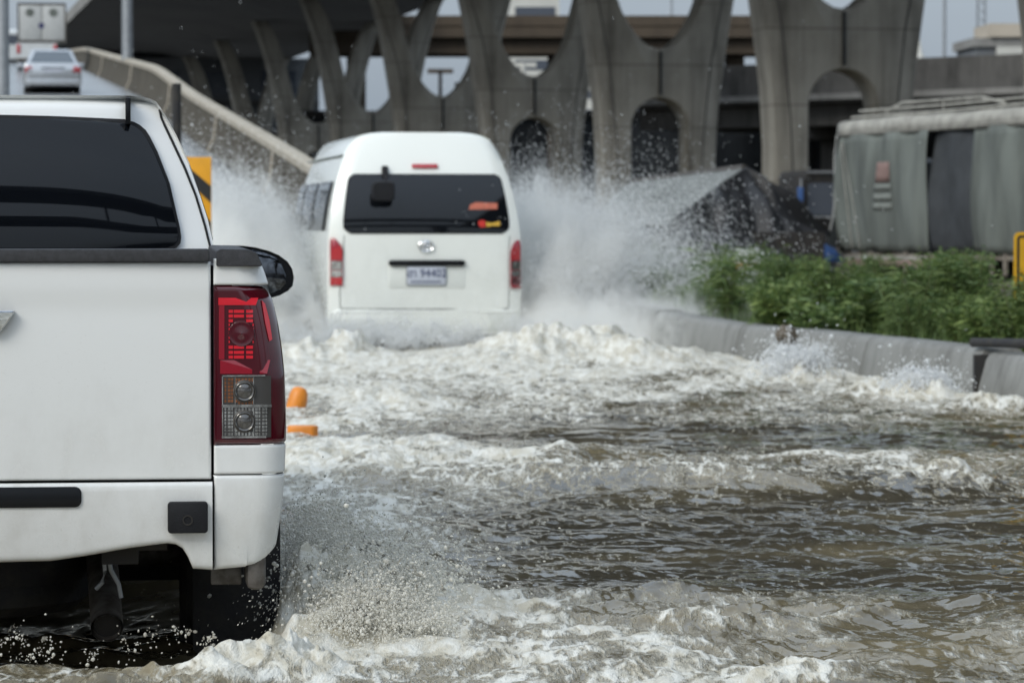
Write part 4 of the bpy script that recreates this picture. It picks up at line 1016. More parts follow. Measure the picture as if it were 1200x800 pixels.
mb.grid(lambda u, v: (-.05 + 2.5 * (v ** 1.6 / (v ** 1.6 + (1 - v) ** 1.6) if 0 < v < 1 else v), Lc * u, ZS - .02 + .27 * math.tanh(v * 22) * math.tanh((1 - v) * 22) + .12 * math.sin(math.pi * v) + .025 * math.sin(u * 31) * math.sin(u * 13 + 1) * min(1, v * 12)), 60, 16); mb.build('roof_tarp', M['canvas_top'], TR, solid=.02, ang=60)
b = MB()
for k, (x, z) in enumerate(((-.02, ZS + .03), (.12, ZR - .05), (.3, ZR + .08))): b.tube([(x, 0, z), (x, 4, z + .02), (x, 8, z - .01), (x, Lc - .4, z)], .028, 6)
b.tube([(.3, 11.0, ZR + .02), (.3, 10.2, ZR + .18), (.3, 6.6, ZR + .16), (.3, 5.6, ZR + .02)], .03, 6); b.tube([(.3, 8.3, ZR), (.3, 8.3, ZR + .18)], .02, 6)
b.build('roof_pipe', M['canvas_top'], TR)
mb = MB(); mb.grid(lambda u, v: (-.02 - .25 * (1 - v) * (1 - u) - .05 * (1 - u), 12.6 + .14 * u + .1 * math.sin(v * 9), -.05 + 2.9 * v), 4, 20); mb.build('front_curtain', mat('pale_curtain', (.36, .37, .36), .8, vary=.3, scale=5), TR, solid=.03)
b = MB(); b.tube([(-.09, 12.4, 2.7), (-.09, 12.1, 1.6), (-.08, 11.8, .55)], .012, 5); b.tube([(-.09, 12.3, 2.7), (-.09, 11.8, 1.6), (-.08, 11.4, .55)], .01, 5); b.build('rope', M['canvas_top'], TR)
mb = MB().box(0, 2.4, 0, Lc - .1, .38, .46)
for x in np.arange(.5, 12.4, .55): mb.box(-.03, .02, x, x + .09, .1, .50)
mb.build('flatbed', mat('flatbed_wood', (.26, .23, .19), .8, vary=.4, scale=5), TR)
MB().box(-.035, -.01, 8.5, 12.2, .22, .34).build('side_board', mat('pinkish_board', (.33, .24, .21), .8, vary=.3, scale=4), TR)
MB().box(-.04, -.015, 8.3, 12.4, .345, .42).build('side_rail', M['canvas_top'], TR)
for y in (1.6, 2.7, 10.6):
    for x in (.14, 2.26): wheel(TR, x - .0, y, .28, .26)
MB().box(.5, 1.9, 0, Lc, -.0, .375).build('chassis', M['chassis'], TR)
cabn = MB().loft([sec_rr(.72, .1, 2.3, .15, 12.9, cx=1.65), sec_rr(.74, .1, 2.4, .18, 13.1, cx=1.65), sec_rr(.74, .1, 2.35, .18, 14.0, cx=1.65), sec_rr(.7, .1, 1.4, .15, 14.3, cx=1.65)]).build('cab', M['grey_building'], TR)
# printed patch on the canvas
fdr = drape(8.2, 12.6, .03, .03, 8.2)
def on_canvas(y, z): return (fdr((y - 8.2) / 4.4, (z - ZB) / (ZS - ZB))[0] - .010, y, z)
pt = MB().grid(lambda u, v: on_canvas(9.95 + .62 * (1 - u), 1.86 + .40 * v), 8, 3).build('red_print', mat('faded_red_print', (.25, .165, .145), .85, vary=.25, scale=8), TR, solid=.004)
b = MB()
for z in (1.70, 1.50, 1.32): b.grid(lambda u, v: on_canvas(9.9 + .70 * u, z + .13 * v), 8, 1)
b.build('pale_print', mat('faded_pale_print', (.195, .21, .19), .85, vary=.3, scale=12), TR, solid=.004)

# truck front half hidden behind, with mirrors and lamps
c = P(957, 250, 78)
tk = empty('parked_lorry', (c.x + .25, 78, .1), R(8), 'dark lorry front with bright mirrors squeezed left of the canvas truck', 'truck')
MB().loft([sec_rr(.55, .3, 2.2, .12, 0), sec_rr(.6, .2, 2.3, .15, .15), sec_rr(.6, .2, 2.3, .15, 2.5)]).build('cab', M['chassis'], tk)
MB().prism(rrect(-.48, .48, 1.25, 2.0, .08), 'y', -.03, .02).build('windscreen', M['window_band'], tk)
for x, z, m, r in ((-.42, 1.02, 'steel_grey', .10), (.05, .72, 'steel_grey', .1), (.4, 1.0, 'orange', .07), (-.30, .60, 'paint_offwhite', .09)):
    MB().lathe([(.001, -.09), (r * .6, -.085), (r, -.04), (r, .04)], (x, -.02, z), 'y', 14).build('front_lamp', M[m], tk)
b = MB(); b.tube([(-.45, -.1, 2.1), (-.68, -.2, 2.1), (-.68, -.2, 1.4), (-.45, -.1, 1.35)], .02, 6); b.tube([(-.5, -.05, 2.25), (.5, -.05, 2.25)], .025, 6); b.tube([(-.4, -.08, 1.2), (.5, -.08, 1.2)], .025, 6)
b.build('mirror_bracket', M['steel_grey'], tk)
MB().box(-.76, -.62, -.24, -.16, 1.55, 1.9).build('wing_mirror', M['blue_cloth'], tk, bevel=.03)
MB().box(-.6, .6, -.06, .04, .25, .5).build('bumper', M['steel_dirty'], tk, bevel=.02)

# tarpaulin over a load
def tarp(name, m, parent, quad, nu, nv, amp, seed):
    A_, B_, C_, D_ = [Vector(q) for q in quad]           # A-B lower edge, D-C upper edge
    n_ = (B_ - A_).cross(D_ - A_).normalized()
    def f(u, v):
        p = (A_ * (1 - u) + B_ * u) * (1 - v) + (D_ * (1 - u) + C_ * u) * v
        k = math.sin(u * 17 + seed + v * 2) * .5 + math.sin(u * 31 + seed * 2 - v * 3) * .3 + math.sin(u * 7 + v * 9 + seed) * .5
        e = (1 - abs(2 * v - 1) ** 4) if v > .5 else 1
        return p + n_ * amp * k * e * (1 - .2 * v)
    return MB().grid(f, nu, nv).build(name, m, parent, solid=.015, ang=80)
pk_ = P(872, 196, 60); rl = P(738, 213, 66); a1 = P(788, 264, 57.5); a0 = P(690, 262, 62); b0 = P(975, 274, 60.5); b1 = P(930, 318, 58); b2 = P(800, 322, 56.5)
tp = empty('tarpaulin_heap', (pk_.x, 59, .1), 0, 'black and grey tarpaulin draped over a peaked load behind the weeds', 'tarpaulin')
def rel(p): return Vector((p.x - pk_.x, p.y - 59, p.z - .1))
tarp('grey_sheet', M['tarp_grey'], tp, (rel(a0), rel(a1), rel(pk_), rel(rl)), 30, 24, .06, 1.2)
tarp('black_sheet', M['tarp_black'], tp, (rel(b2), rel(b1), rel(pk_) + Vector((.02, -.02, 0)), rel(a1) + Vector((-.1, -.05, .03))), 60, 40, .17, 2.1)
tarp('black_sheet', M['tarp_black'], tp, (rel(b1), rel(b0), rel(pk_) + Vector((.05, .05, 0)), rel(pk_)), 60, 40, .17, 3.3)
tarp('back_sheet', M['tarp_black'], tp, (rel(P(975, 274, 68)), rel(P(690, 262, 70)), rel(rl), rel(pk_)), 20, 14, .05, .4)
MB().tube([rel(rl), rel(pk_)], .05, 8).build('ridge_pole', M['steel_dirty'], tp)
MB().box(-2.2, 1.3, -.6, 5, 0, .9).build('load_bed', M['chassis'], tp)
# white moulded thing with an orange stripe under the tarp edge
c = P(882, 308, 55)
wb = empty('plastic_barrier', (c.x, 55, .04), R(6), 'white plastic road barrier with an orange stripe under the black tarpaulin', 'road barrier')
MB().loft([[(x, y, z) for x, z in ((-.42, 0), (-.40, .42), (-.22, .68), (.12, .70), (.36, .46), (.42, 0))] for y in (0, .35)]).build('shell', M['paint_offwhite'], wb, bevel=.03)
MB().prism(rrect(-.40, .38, .36, .46, .02), 'y', -.02, .01).build('stripe', M['orange'], wb, bevel=.004)
# blue parasol beside the truck
c = P(962, 300, 66)
ps = empty('parasol', (c.x, 66, .1), 0, 'small blue parasol at the far end of the canvas truck', 'parasol')
zt_ = P(962, 283, 66).z - .1
mb = MB(); nseg = 8
for k in range(nseg):
    a0_, a1_ = 2 * math.pi * k / nseg, 2 * math.pi * (k + 1) / nseg
    mb.add([(0, 0, zt_), (.28 * math.cos(a0_), .28 * math.sin(a0_), zt_ - .14), (.5 * math.cos(a0_), .5 * math.sin(a0_), zt_ - .42), (.5 * math.cos((a0_ + a1_) / 2), .5 * math.sin((a0_ + a1_) / 2), zt_ - .38), (.5 * math.cos(a1_), .5 * math.sin(a1_), zt_ - .42), (.28 * math.cos(a1_), .28 * math.sin(a1_), zt_ - .14)], [(0, 1, 5), (1, 2, 3, 4, 5)])
mb.build('canopy', M['blue_cloth'], ps, solid=.01)
MB().tube([(0, 0, 0), (0, 0, zt_ + .03)], .02, 8).build('pole', mat('pinkish_pole', (.45, .33, .30), .6), ps)
MB().lathe([(.22, 0), (.22, .06), (.05, .1)], (0, 0, 0), 'z', 14).build('base', M['canvas_top'], ps)

# invented bridge behind the camera, put there for the rear windows to mirror
root = empty('added_footbridge', (0, -24, -.25), R(-3), 'unseen covered bridge added behind the camera for rear windows to mirror', 'added_footbridge')
MB().box(-40, 40, 0, 3.4, 12.6, 13.4).build('walkway', M['viaduct'], root)
MB().box(-40, 40, -.1, .08, 13.41, 14.6).build('railing', M['viaduct'], root)
MB().box(-40, 40, -.8, 4.2, 17.6, 18.3).build('roof', M['viaduct'], root)
for x in (-38, -18, 16, 36): MB().box(x - .5, x + .5, 1, 2.4, 0, 12.59).build('column', M['viaduct'], root)
for x in range(-36, 37, 6): MB().box(x - .1, x + .1, .2, .4, 14.61, 17.59).build('post', M['chassis'], root)
# ================================================================== flood water
_perm = np.random.default_rng(11).permutation(512).astype(np.int64)
_ga = np.random.default_rng(12).uniform(0, 2 * np.pi, 512); _gx, _gy = np.cos(_ga), np.sin(_ga)
def pn(x, y):
    """gradient noise, about -0.7..0.7"""
    xi = np.floor(x).astype(np.int64); yi = np.floor(y).astype(np.int64); xf = x - xi; yf = y - yi
    u = xf ** 3 * (xf * (xf * 6 - 15) + 10); v = yf ** 3 * (yf * (yf * 6 - 15) + 10)
    def g(i, j, dx, dy):
        h = _perm[(_perm[(xi + i) & 511] + yi + j) & 511]; return _gx[h] * dx + _gy[h] * dy
    a = g(0, 0, xf, yf); b = g(1, 0, xf - 1, yf); c = g(0, 1, xf, yf - 1); d = g(1, 1, xf - 1, yf - 1)
    return (a * (1 - u) + b * u) * (1 - v) + (c * (1 - u) + d * u) * v
def fbm(x, y, o=4, g=.5):
    s = 0; a = 1
    for k in range(o): s = s + a * pn(x * 2 ** k + 17.3 * k, y * 2 ** k - 9.1 * k); a *= g
    return s
def ridge(x, y, o=3):
    s = 0; a = 1
    for k in range(o): s = s + a * (1 - 2.2 * np.abs(pn(x * 2 ** k + 7.7 * k, y * 2 ** k + 3.3 * k))); a *= .5
    return s / 1.75
sst = lambda t, a, b: np.clip((t - a) / (b - a), 0, 1) ** 2 * (3 - 2 * np.clip((t - a) / (b - a), 0, 1))
gs = lambda t, c, w: np.exp(-((t - c) / w) ** 2)

th = np.concatenate([np.linspace(-1.15, -.19, 130), np.linspace(-.188, .172, 1350), np.linspace(.175, .6, 90)])   # x/D lanes
def rows():
    d = 3.0; o = []
    while d < 64:
        o.append(d)
        d += .03 if d < 7.6 else max(.011, d * d / 5200) if d < 45 else .6
    return np.array(o)
Dr = rows()
XX = Dr[:, None] * np.tan(th)[None, :]; YY = np.repeat(Dr[:, None], len(th), 1)
xbv = np.interp(YY, _dd, _xs); XX = np.minimum(XX, xbv + .06)
# warp for wandering crests
wx = XX + .25 * fbm(XX * .7, YY * .5, 2); wy_ = YY + .45 * fbm(XX * .6 + 5, YY * .35, 3)
pyv = 262 + FPX * 1.15 / YY; pxv = 600 + FPX * XX / YY              # survey coordinates for placing features
lane = XX - xbv                                                     # distance from the wall (negative = on the road)
crest1 = 10.35 + .35 * pn(XX * .9, XX * 0 + 3.3) + .10 * pn(XX * 3, XX * 0 + 1.3) - .18 * sst(XX, .2, 1.6)
front = sst(crest1 - YY + .5 * pn(XX * 2.3, YY * .8), -.35, .35) * (1 + .5 * pn(XX * 1.3 + 7, YY * .9))                                 # churned water nearest the camera
crest2 = 15.7 + .5 * pn(XX * .55, XX * 0 + 8.1) + .12 * XX
band2 = gs(YY, crest2, .85) * np.clip(.75 + 1.5 * pn(XX * 1.1 + 3, YY * .4), .1, 1.5)
back = sst(YY, 20.6 + 1.6 * pn(XX * .5, YY * .3), 25.5)             # foam field behind the van
mid = sst(YY, 17.5, 21) * (1 - back)
pick = gs(XX, -.50, .36) * sst(YY, 8.3, 9.0) * (1 - sst(YY, 11.5, 15)) # beside the pickup wheel
leftf = (1 - sst(XX, -1.0, -.15)) * sst(YY, 11, 14) * (1 - sst(YY, 19, 22))
calm = np.clip(1 - front - .8 * band2 - back - pick - .6 * leftf - .45 * mid, .12, 1)
act = 1 - calm
# relief
long_ = .028 * ridge(wx * .42, wy_ * .8, 3)
chop = fbm(wx * 2.2, wy_ * 1.7, 3, .55); rip = fbm(wx * 6.5, wy_ * 4.0, 3, .55); cur = ridge(wx * 3.0 + 4, wy_ * 2.2, 4)
h = long_ * (.5 + .8 * act) + chop * (.019 + .022 * act) + rip * (.0085 + .008 * act) + cur * .013 * act + .003 * act * fbm(wx * 22, wy_ * 11, 2)
lim = np.clip((YY - 8) / 25, 0, 1)
h += .014 * gs(YY, crest1 - .05, .2) * (1 + 2.2 * pn(XX * 3, YY * 1)) + .055 * band2 * (.6 + 1.2 * pn(XX * 1.6, YY * .8))
lumps = np.zeros_like(h)
def lump(px, py, hh, wxm, wym, rough=.6, foam=.0):
    D = FPX * 1.15 / (py - 262); X = (px - 600) / FPX * D
    k = np.exp(-((XX - X) / wxm) ** 2 - ((YY - D) / wym) ** 2)
    j = 1 + rough * (1.7 * pn(XX * 1.4 / wxm, YY * 1.2 / wym) + .75 * pn(XX * 3.4 / wxm + 3, YY * 3 / wym) + .25 * pn(XX * 8 / wxm, YY * 7 / wym))
    return hh * k * np.clip(j, .05, 3), k * foam
fx = np.zeros_like(h)
for a in ((1095, 566, .085, .30, .45, .6, .5), (700, 562, .06, .9, .5, .6, .25), (860, 568, .06, .5, .5, .6, .3), (520, 530, .06, .35, .8, .6, .5),
          (385, 540, .06, .4, 1.0, .8, .5), (452, 470, .06, .35, 1.2, .8, .4), (950, 447, .10, .20, .35, .9, .9), (935, 442, .09, .35, .6, .9, .7), (1088, 466, .07, .22, .3, .9, .8), (1050, 462, .08, .4, .4, .9, .6), (1165, 480, .07, .3, .4, .9, .5),
          (640, 421, .16, .40, 1.2, .8, .7), (705, 416, .19, .45, 1.1, .8, .7), (590, 414, .12, .4, .9, .9, .8), (760, 425, .14, .5, 1.0, .9, .6), (350, 424, .16, .5, 1.0, .9, .8), (415, 418, .15, .25, .8, .9, .8), (500, 426, .03, .6, .9, .9, .5), (560, 426, .05, .4, .9, .9, .6),
          (350, 790, .06, .10, .18, .9, .6), (352, 728, .09, .17, .42, .8, .6), (398, 718, .08, .16, .4, .9, .6), (338, 665, .06, .16, .5, .4, .5), (430, 735, .06, .12, .25, 1.0, .6),
          (280, 800, .05, .22, .16, 1.1, .12), (190, 812, .04, .22, .14, 1.1, .08), (920, 800, .03, .18, .16, .9, .6), (500, 715, .035, .3, .2, .8, .5), (1000, 728, .03, .25, .15, .7, .2), (830, 735, .03, .2, .15, .7, .3)):
    hh, kk = lump(*a); h += hh; fx = np.maximum(fx, kk); lumps += hh
hollow = sst(YY, 8.55, 9.3) * (1 - sst(YY, 10.6, 12.2)) * (1 - sst(XX, -.74, -.60)); h = h - .02 - .15 * hollow - .14 * gs(YY, 32.2, 1.6) * gs(XX, -.95, .62)
fadeD = 1 - sst(YY, 46, 60); h *= fadeD * sst(np.abs(th)[None, :] * 0 + .0 + np.abs(np.tan(th))[None, :] * -1, -.9, -.25)
# foam cover and stirred silt; extra foam on the calm left paints in sky reflection
fn = fbm(wx * 1.1, wy_ * 1.0, 3); fn2 = fbm(wx * 3.6 + 9, wy_ * 1.25, 4, .62); fn = fbm(wx * 1.2, wy_ * .6, 3)
foam = (.40 * front * (1 - .60 * sst(XX, -.1, 1.0)) * (1 - .45 * (1 - sst(XX, -.75, -.45))) + .42 * pick + .25 * band2 * (1 - .35 * sst(XX, .3, 1.6)) + .58 * back * (1 - .3 * sst(XX, .9, 2.2)) + .16 * leftf + .34 * mid + .10 * sst(YY, 12.2, 14) * (1 - sst(YY, 17, 18)) + .13 * (1 - sst(XX, -.1, .7)) * (1 - front) * (1 - back) + .42 * gs(lane, 0, .35) * sst(YY, 20, 22) + .9 * fx)
foam = foam + .55 * fn * (.22 + act) + .36 * fn2 * (.25 + act) + .13 * ridge(wx * 1.5 + 2, wy_ * 1.2, 3) * (.35 + act) + .9 * np.clip(h - long_, -.02, .06) * act * 3 + .10 * cur * act
foam = foam - .06 - .3 * hollow
silt = np.clip(.06 + .8 * fbm(wx * .9 + 31, wy_ * 1.3, 3) + .7 * act + 1.2 * gs(YY, crest2 + .2, .5) * .5 + 2.5 * np.clip(lumps, 0, .14), 0, 1)
co = np.stack([XX, YY, h], -1).reshape(-1, 3)
nr, nc = XX.shape; ii = (np.arange(nr - 1)[:, None] * nc + np.arange(nc - 1)[None, :]).ravel()
fa = np.stack([ii, ii + 1, ii + nc + 1, ii + nc], -1)
keep = (co[fa[:, 0], 0] < np.interp(co[fa[:, 0], 1], _dd, _xs) + .055); fa = fa[keep]

def water_mat():
    m, t, b = base_mat('flood_water')
    def attr(n): a = t.n.new('ShaderNodeAttribute'); a.attribute_name = n; return a.outputs['Fac']
    fo, si = attr('foam'), attr('silt')
    n1 = t.noise(17, 5, .68, (1, .30, 1), dist=.6); n2 = t.noise(60, 4, .65, (1, .22, 1))
    tc = t.n.new('ShaderNodeTexCoord'); mp = t.n.new('ShaderNodeMapping'); mp.inputs['Scale'].default_value = (1, .32, 1); t.link(tc.outputs['Object'], mp.inputs[0])
    vo_ = t.n.new('ShaderNodeTexVoronoi'); vo_.feature = 'DISTANCE_TO_EDGE'; vo_.inputs['Scale'].default_value = 13
    wn = t.n.new('ShaderNodeTexNoise'); wn.inputs['Scale'].default_value = 7; wn.inputs['Detail'].default_value = 3; t.link(mp.outputs[0], wn.inputs['Vector'])
    va = t.n.new('ShaderNodeVectorMath'); va.operation = 'MULTIPLY_ADD'; t.link(wn.outputs['Color'], va.inputs[0]); va.inputs[1].default_value = (.22, .22, .22); t.link(mp.outputs[0], va.inputs[2])
    t.link(va.outputs[0], vo_.inputs['Vector'])
    lace = t.ramp(vo_.outputs['Distance'], .30, .0)
    k = t.math('ADD', fo, t.math('MULTIPLY', t.math('SUBTRACT', n1, .5), 1.15))
    k = t.math('ADD', k, t.math('MULTIPLY', t.math('SUBTRACT', n2, .5), .95))
    k = t.math('ADD', k, t.math('MULTIPLY', t.math('SUBTRACT', lace, .35), .26))
    F = t.ramp(k, .32, .70)
    fc = t.mix(t.ramp(n1, .35, .65), (.47, .43, .335, 1), (.71, .695, .63, 1))
    wc_ = t.mix(si, (.062, .053, .036, 1), (.20, .165, .098, 1))
    thin = t.mix(t.ramp(k, .20, .46), wc_, (.29, .252, .172, 1))        # bubbles just under the surface
    t.link(t.mix(F, thin, fc), b.inputs['Base Color'])
    r = t.n.new('ShaderNodeMapRange'); t.link(F, r.inputs[0]); r.inputs[3].default_value = .045; r.inputs[4].default_value = .55; t.link(r.outputs[0], b.inputs['Roughness'])
    b.inputs['IOR'].default_value = 1.33
    # small ripples under the mesh's own waves, bubbly relief in the foam
    rp = t.noise(9, 4, .55, (1, .55, 1), dist=.6); rp2 = t.noise(34, 3, .6, (1, .5, 1))
    hgt = t.math('ADD', t.math('MULTIPLY', rp, .006), t.math('MULTIPLY', rp2, .0010))
    hgt = t.math('ADD', hgt, t.math('MULTIPLY', F, t.math('MULTIPLY', n2, .010)))
    hgt = t.math('ADD', hgt, t.math('MULTIPLY', F, .010))
    hgt = t.math('ADD', hgt, t.math('MULTIPLY', t.math('MULTIPLY', n1, t.ramp(fo, .05, .4)), .016))
    bp = t.n.new('ShaderNodeBump'); bp.inputs['Strength'].default_value = .75; bp.inputs['Distance'].default_value = 1.0
    t.link(hgt, bp.inputs['Height']); t.link(bp.outputs[0], b.inputs['Normal'])
    return m
wa = np_mesh('flood_water', co, fa, water_mat(), smooth=True, attrs={'foam': foam.reshape(-1), 'silt': silt.reshape(-1)})
tag(wa, kind='structure')

# ================================================================== spray: drops thrown along real trajectories
def octa():
    v = np.array([(1, 0, 0), (-1, 0, 0), (0, 1, 0), (0, -1, 0), (0, 0, 1), (0, 0, -1)], float)
    f = np.array([(0, 2, 4), (2, 1, 4), (1, 3, 4), (3, 0, 4), (2, 0, 5), (1, 2, 5), (3, 1, 5), (0, 3, 5)]); return v, f
def ico():
    bm = bmesh.new(); bmesh.ops.create_icosphere(bm, subdivisions=1, radius=1); v = np.array([q.co[:] for q in bm.verts]); f = np.array([[q.index for q in p.verts] for p in bm.faces]); bm.free(); return v, f
def drops(name, pts, rad, m, shape, label, stretch=None):
    sv, sf = shape; n = len(pts)
    q = rng.normal(size=(n, 3)); q /= np.linalg.norm(q, axis=1)[:, None]
    sc = rng.uniform(.65, 1.35, (n, 1, 3)) * rad[:, None, None]
    v = sv[None] * sc
    if stretch is not None: v = v + stretch[:, None, :] * (np.einsum('kd,nd->nk', sv, stretch / (np.linalg.norm(stretch, axis=1)[:, None] + 1e-9))[:, :, None])
    v = (v + pts[:, None, :]).reshape(-1, 3); f = (sf[None] + (np.arange(n) * len(sv))[:, None, None]).reshape(-1, 3)
    o = np_mesh(name, v, f, m, smooth=True); tag(o, label, 'spray', kind='stuff'); return o
def jets(o, njet, per, vx, vy, vz, spread, tmax=1.0, drag=.0, tp=.75):
    """njet tongues of water, each a puff of drops strung along its parabola"""
    P_, V_ = [], []
    for _ in range(njet):
        p0 = np.array([rng.uniform(*q) for q in o]); v0 = np.array([rng.uniform(*vx), rng.uniform(*vy), rng.uniform(*vz)])
        tf = (v0[2] + math.sqrt(max(0, v0[2] ** 2 + 19.6 * max(p0[2], .02)))) / 9.8 * tmax
        n = int(per * rng.uniform(.5, 1.5)); t = tf * rng.uniform(.02, 1, n) ** tp
        dv = rng.normal(size=(n, 3)) * spread * np.array([1, 1, .8]) * (np.abs(rng.normal(size=(n, 1))) + .35)
        v = v0 + dv; p = p0 + v * t[:, None]; p[:, 2] -= 4.9 * t * t
        P_.append(p); V_.append(np.stack([v[:, 0], v[:, 1], v[:, 2] - 9.8 * t], 1))
    p = np.concatenate(P_); v = np.concatenate(V_); k = p[:, 2] > -.05; return p[k], v[k]
fwd = np.array(VF.f); rgt = np.array(VF.r); vo0 = np.array(VF.o); vo0[2] = 0
def to_world(p): return vo0 + p[:, :1] * rgt + p[:, 1:2] * fwd + p[:, 2:3] * np.array([0, 0, 1.0])
def vecw(p): return p[:, :1] * rgt + p[:, 1:2] * fwd + p[:, 2:3] * np.array([0, 0, 1.0])
OC = octa(); IC = ico()
# right-hand plume
p1, v1 = jets(((.9, 1.05), (.6, 4.2), (0, .25)), 150, 2300, (.2, 2.5), (-1.2, .8), (2.2, 5.3), .40)
p2, v2 = jets(((.9, 1.0), (.4, 3.9), (0, .15)), 150, 2300, (.2, 2.8), (-2.8, .3), (.8, 3.6), .36)
p3, v3 = jets(((.9, 1.1), (.8, 4.0), (.1, .4)), 20, 130, (1.4, 3.0), (-1.5, .6), (3.0, 5.2), .55)
pa = np.concatenate([p1, p2, p3]); va_ = np.concatenate([v1, v2, v3])
ra = np.exp(rng.normal(math.log(.0031), .34, len(pa)))
drops('van_spray', to_world(pa), ra, M['spray'], OC, 'white plume of spray thrown up on the right side of the van', vecw(va_) * .0022)
# left-hand plume
p1, v1 = jets(((-1.05, -.9), (1.0, 4.6), (0, .25)), 150, 2200, (-2.9, -.2), (-1.0, 1.0), (2.2, 5.4), .40)
p2, v2 = jets(((-1.05, -.9), (.3, 3.9), (0, .15)), 110, 2000, (-2.4, -.2), (-1.2, .3), (.8, 3.3), .36)
pa = np.concatenate([p1, p2]); va_ = np.concatenate([v1, v2]); ra = np.exp(rng.normal(math.log(.0031), .34, len(pa)))
drops('van_spray', to_world(pa), ra, M['spray'], OC, 'white plume of spray thrown up on the left side of the van', vecw(va_) * .0022)
# the finest spray reads as mist: two bounded clouds of it beside the van
def mist(name, s, label):
    mb = MB(); x0, x1 = (.93, 4.6) if s > 0 else (-4.0, -1.0)
    mb.box(x0, x1, -4.2 if s > 0 else -1.6, 5.6, -.1, 2.3); m = bpy.data.materials.new(name); m.use_nodes = True; t = NT(m); t.n.remove(t.n['Principled BSDF'])
    tc = t.n.new('ShaderNodeTexCoord'); sp = t.n.new('ShaderNodeSeparateXYZ'); t.link(tc.outputs['Object'], sp.inputs[0])
    def ell(cx, cy, cz, rx, ry, rz):
        q = [t.math('POWER', t.math('ABSOLUTE', t.math('DIVIDE', t.math('SUBTRACT', sp.outputs[i], c), r)), 2.0) for i, c, r in ((0, cx, rx), (1, cy, ry), (2, cz, rz))]
        return t.math('SUBTRACT', 1.0, t.math('SQRT', t.math('ADD', t.math('ADD', q[0], q[1]), q[2])))
    e = t.math('MAXIMUM', ell(s * (1.35 if s > 0 else 2.05), 1.9, .25, 1.30, 2.7, 1.55), ell(s * 2.25, -.3 if s > 0 else 1.2, .0, 2.2, 3.9 if s > 0 else 2.6, .60))
    nz = t.noise(2.5, 7, .70, (1, .6, .6), dist=.6)
    d = t.math('MULTIPLY', t.ramp(t.math('ADD', e, t.math('MULTIPLY', t.math('SUBTRACT', nz, .53), 2.0)), .05, .60), 4.2)
    pv = t.n.new('ShaderNodeVolumePrincipled'); pv.inputs['Color'].default_value = (.99, .98, .95, 1); pv.inputs['Anisotropy'].default_value = .25
    t.link(d, pv.inputs['Density']); t.link(pv.outputs[0], t.n['Material Output'].inputs['Volume'])
    o = mb.build(name, m, smooth=False); o.location = vo0; o.rotation_euler = (0, 0, VF.yaw); tag(o, label, 'spray', kind='stuff')
mist('spray_mist', 1, 'pale mist of fine spray hanging right of the van')
mist('spray_mist', -1, 'pale mist of fine spray hanging left of the van')
# churn along the tail of the van
p1, v1 = jets(((-1.5, 1.9), (-1.6, .6), (-.02, .05)), 170, 330, (-.7, .7), (-1.2, .2), (.5, 2.0), .30)
ra = np.exp(rng.normal(math.log(.0045), .4, len(p1)))
drops('wake_spray', to_world(p1), ra, M['spray'], OC, 'low froth boiling along the tail of the van')
# splashes where the wake meets the low wall
for (px, py, hgt, lab) in ((948, 446, 2.0, 'tall splash leaping at the joint of the low wall'), (1086, 464, 1.5, 'smaller splash against the wall block left of the wide gap')):
    D = FPX * 1.15 / (py - 262); X = (px - 600) / FPX * D
    p1, v1 = jets(((X - .14, X + .10), (D - .25, D + .1), (0, .05)), 80, 240, (-.6, .3), (-.6, .2), (.4, hgt), .22)
    drops('wall_splash', p1, np.exp(rng.normal(math.log(.0046), .5, len(p1))), M['spray'], OC, lab, v1 * .003)
# the pickup's own bow of water beside the rear wheel
pr_, pf_ = np.array(PF.r), np.array(PF.f); po = np.array(PF.o); po[2] = 0
def tow(p): return po + p[:, :1] * pr_ + p[:, 1:2] * pf_ + p[:, 2:3] * np.array([0, 0, 1.0])
p1, v1 = jets(((.98, 1.06), (.45, 1.9), (-.05, .10)), 150, 480, (.0, .75), (-.8, .3), (.3, 1.75), .18)
p2, v2 = jets(((.99, 1.10), (.0, 1.5), (-.02, .08)), 90, 380, (.2, 1.1), (-.8, .4), (.3, 1.5), .26)
p3, v3 = jets(((.98, 1.32), (-.1, 1.4), (0, .05)), 120, 420, (-.1, .7), (-.8, .3), (.3, 1.5), .26)
pa = np.concatenate([p1, p2, p3]); va_ = np.concatenate([v1, v2, v3]); ra = np.clip(np.exp(rng.normal(math.log(.0015), .6, len(pa))), .0006, .0065)
drops('wheel_splash', tow(pa), ra, M['spray_near'], IC, 'glittering splash of brown water beside the pickup rear wheel', (va_[:, :1] * pr_ + va_[:, 1:2] * pf_ + va_[:, 2:3] * np.array([0, 0, 1.0])) * .0012)
# tongues and strings of water torn off by the wheel
b = MB()
for _ in range(420):
    p0 = np.array([rng.uniform(.98, 1.22), rng.uniform(.0, 1.6), 0.0]); v0 = np.array([rng.uniform(-.1, .8), rng.uniform(-.8, .3), rng.uniform(.5, 2.0)])
    t0 = v0[2] / 4.9 * rng.uniform(.05, .8); dt = rng.uniform(.008, .035); wob = rng.normal(size=(6, 3)) * .007
    pts = [Vector(tow((p0 + v0 * (t0 + dt * k / 5) + np.array([0, 0, -4.9 * (t0 + dt * k / 5) ** 2]) + wob[k])[None])[0]) for k in range(6)]
    if pts[0].z < -.02: continue
    r_ = rng.uniform(.002, .0065); b.tube(pts, [r_ * .25, r_ * .8, r_, r_ * .9, r_ * .6, r_ * .2], 6)
mt_, tn_, bn_ = base_mat('water_string'); bn_.inputs['Base Color'].default_value = (.88, .85, .76, 1); bn_.inputs['Roughness'].default_value = .05; bn_.inputs['IOR'].default_value = 1.33; bn_.inputs['Transmission Weight'].default_value = .75
tag(b.build('water_string', mt_), 'torn strings of brownish water in the splash beside the pickup', 'spray', kind='stuff')
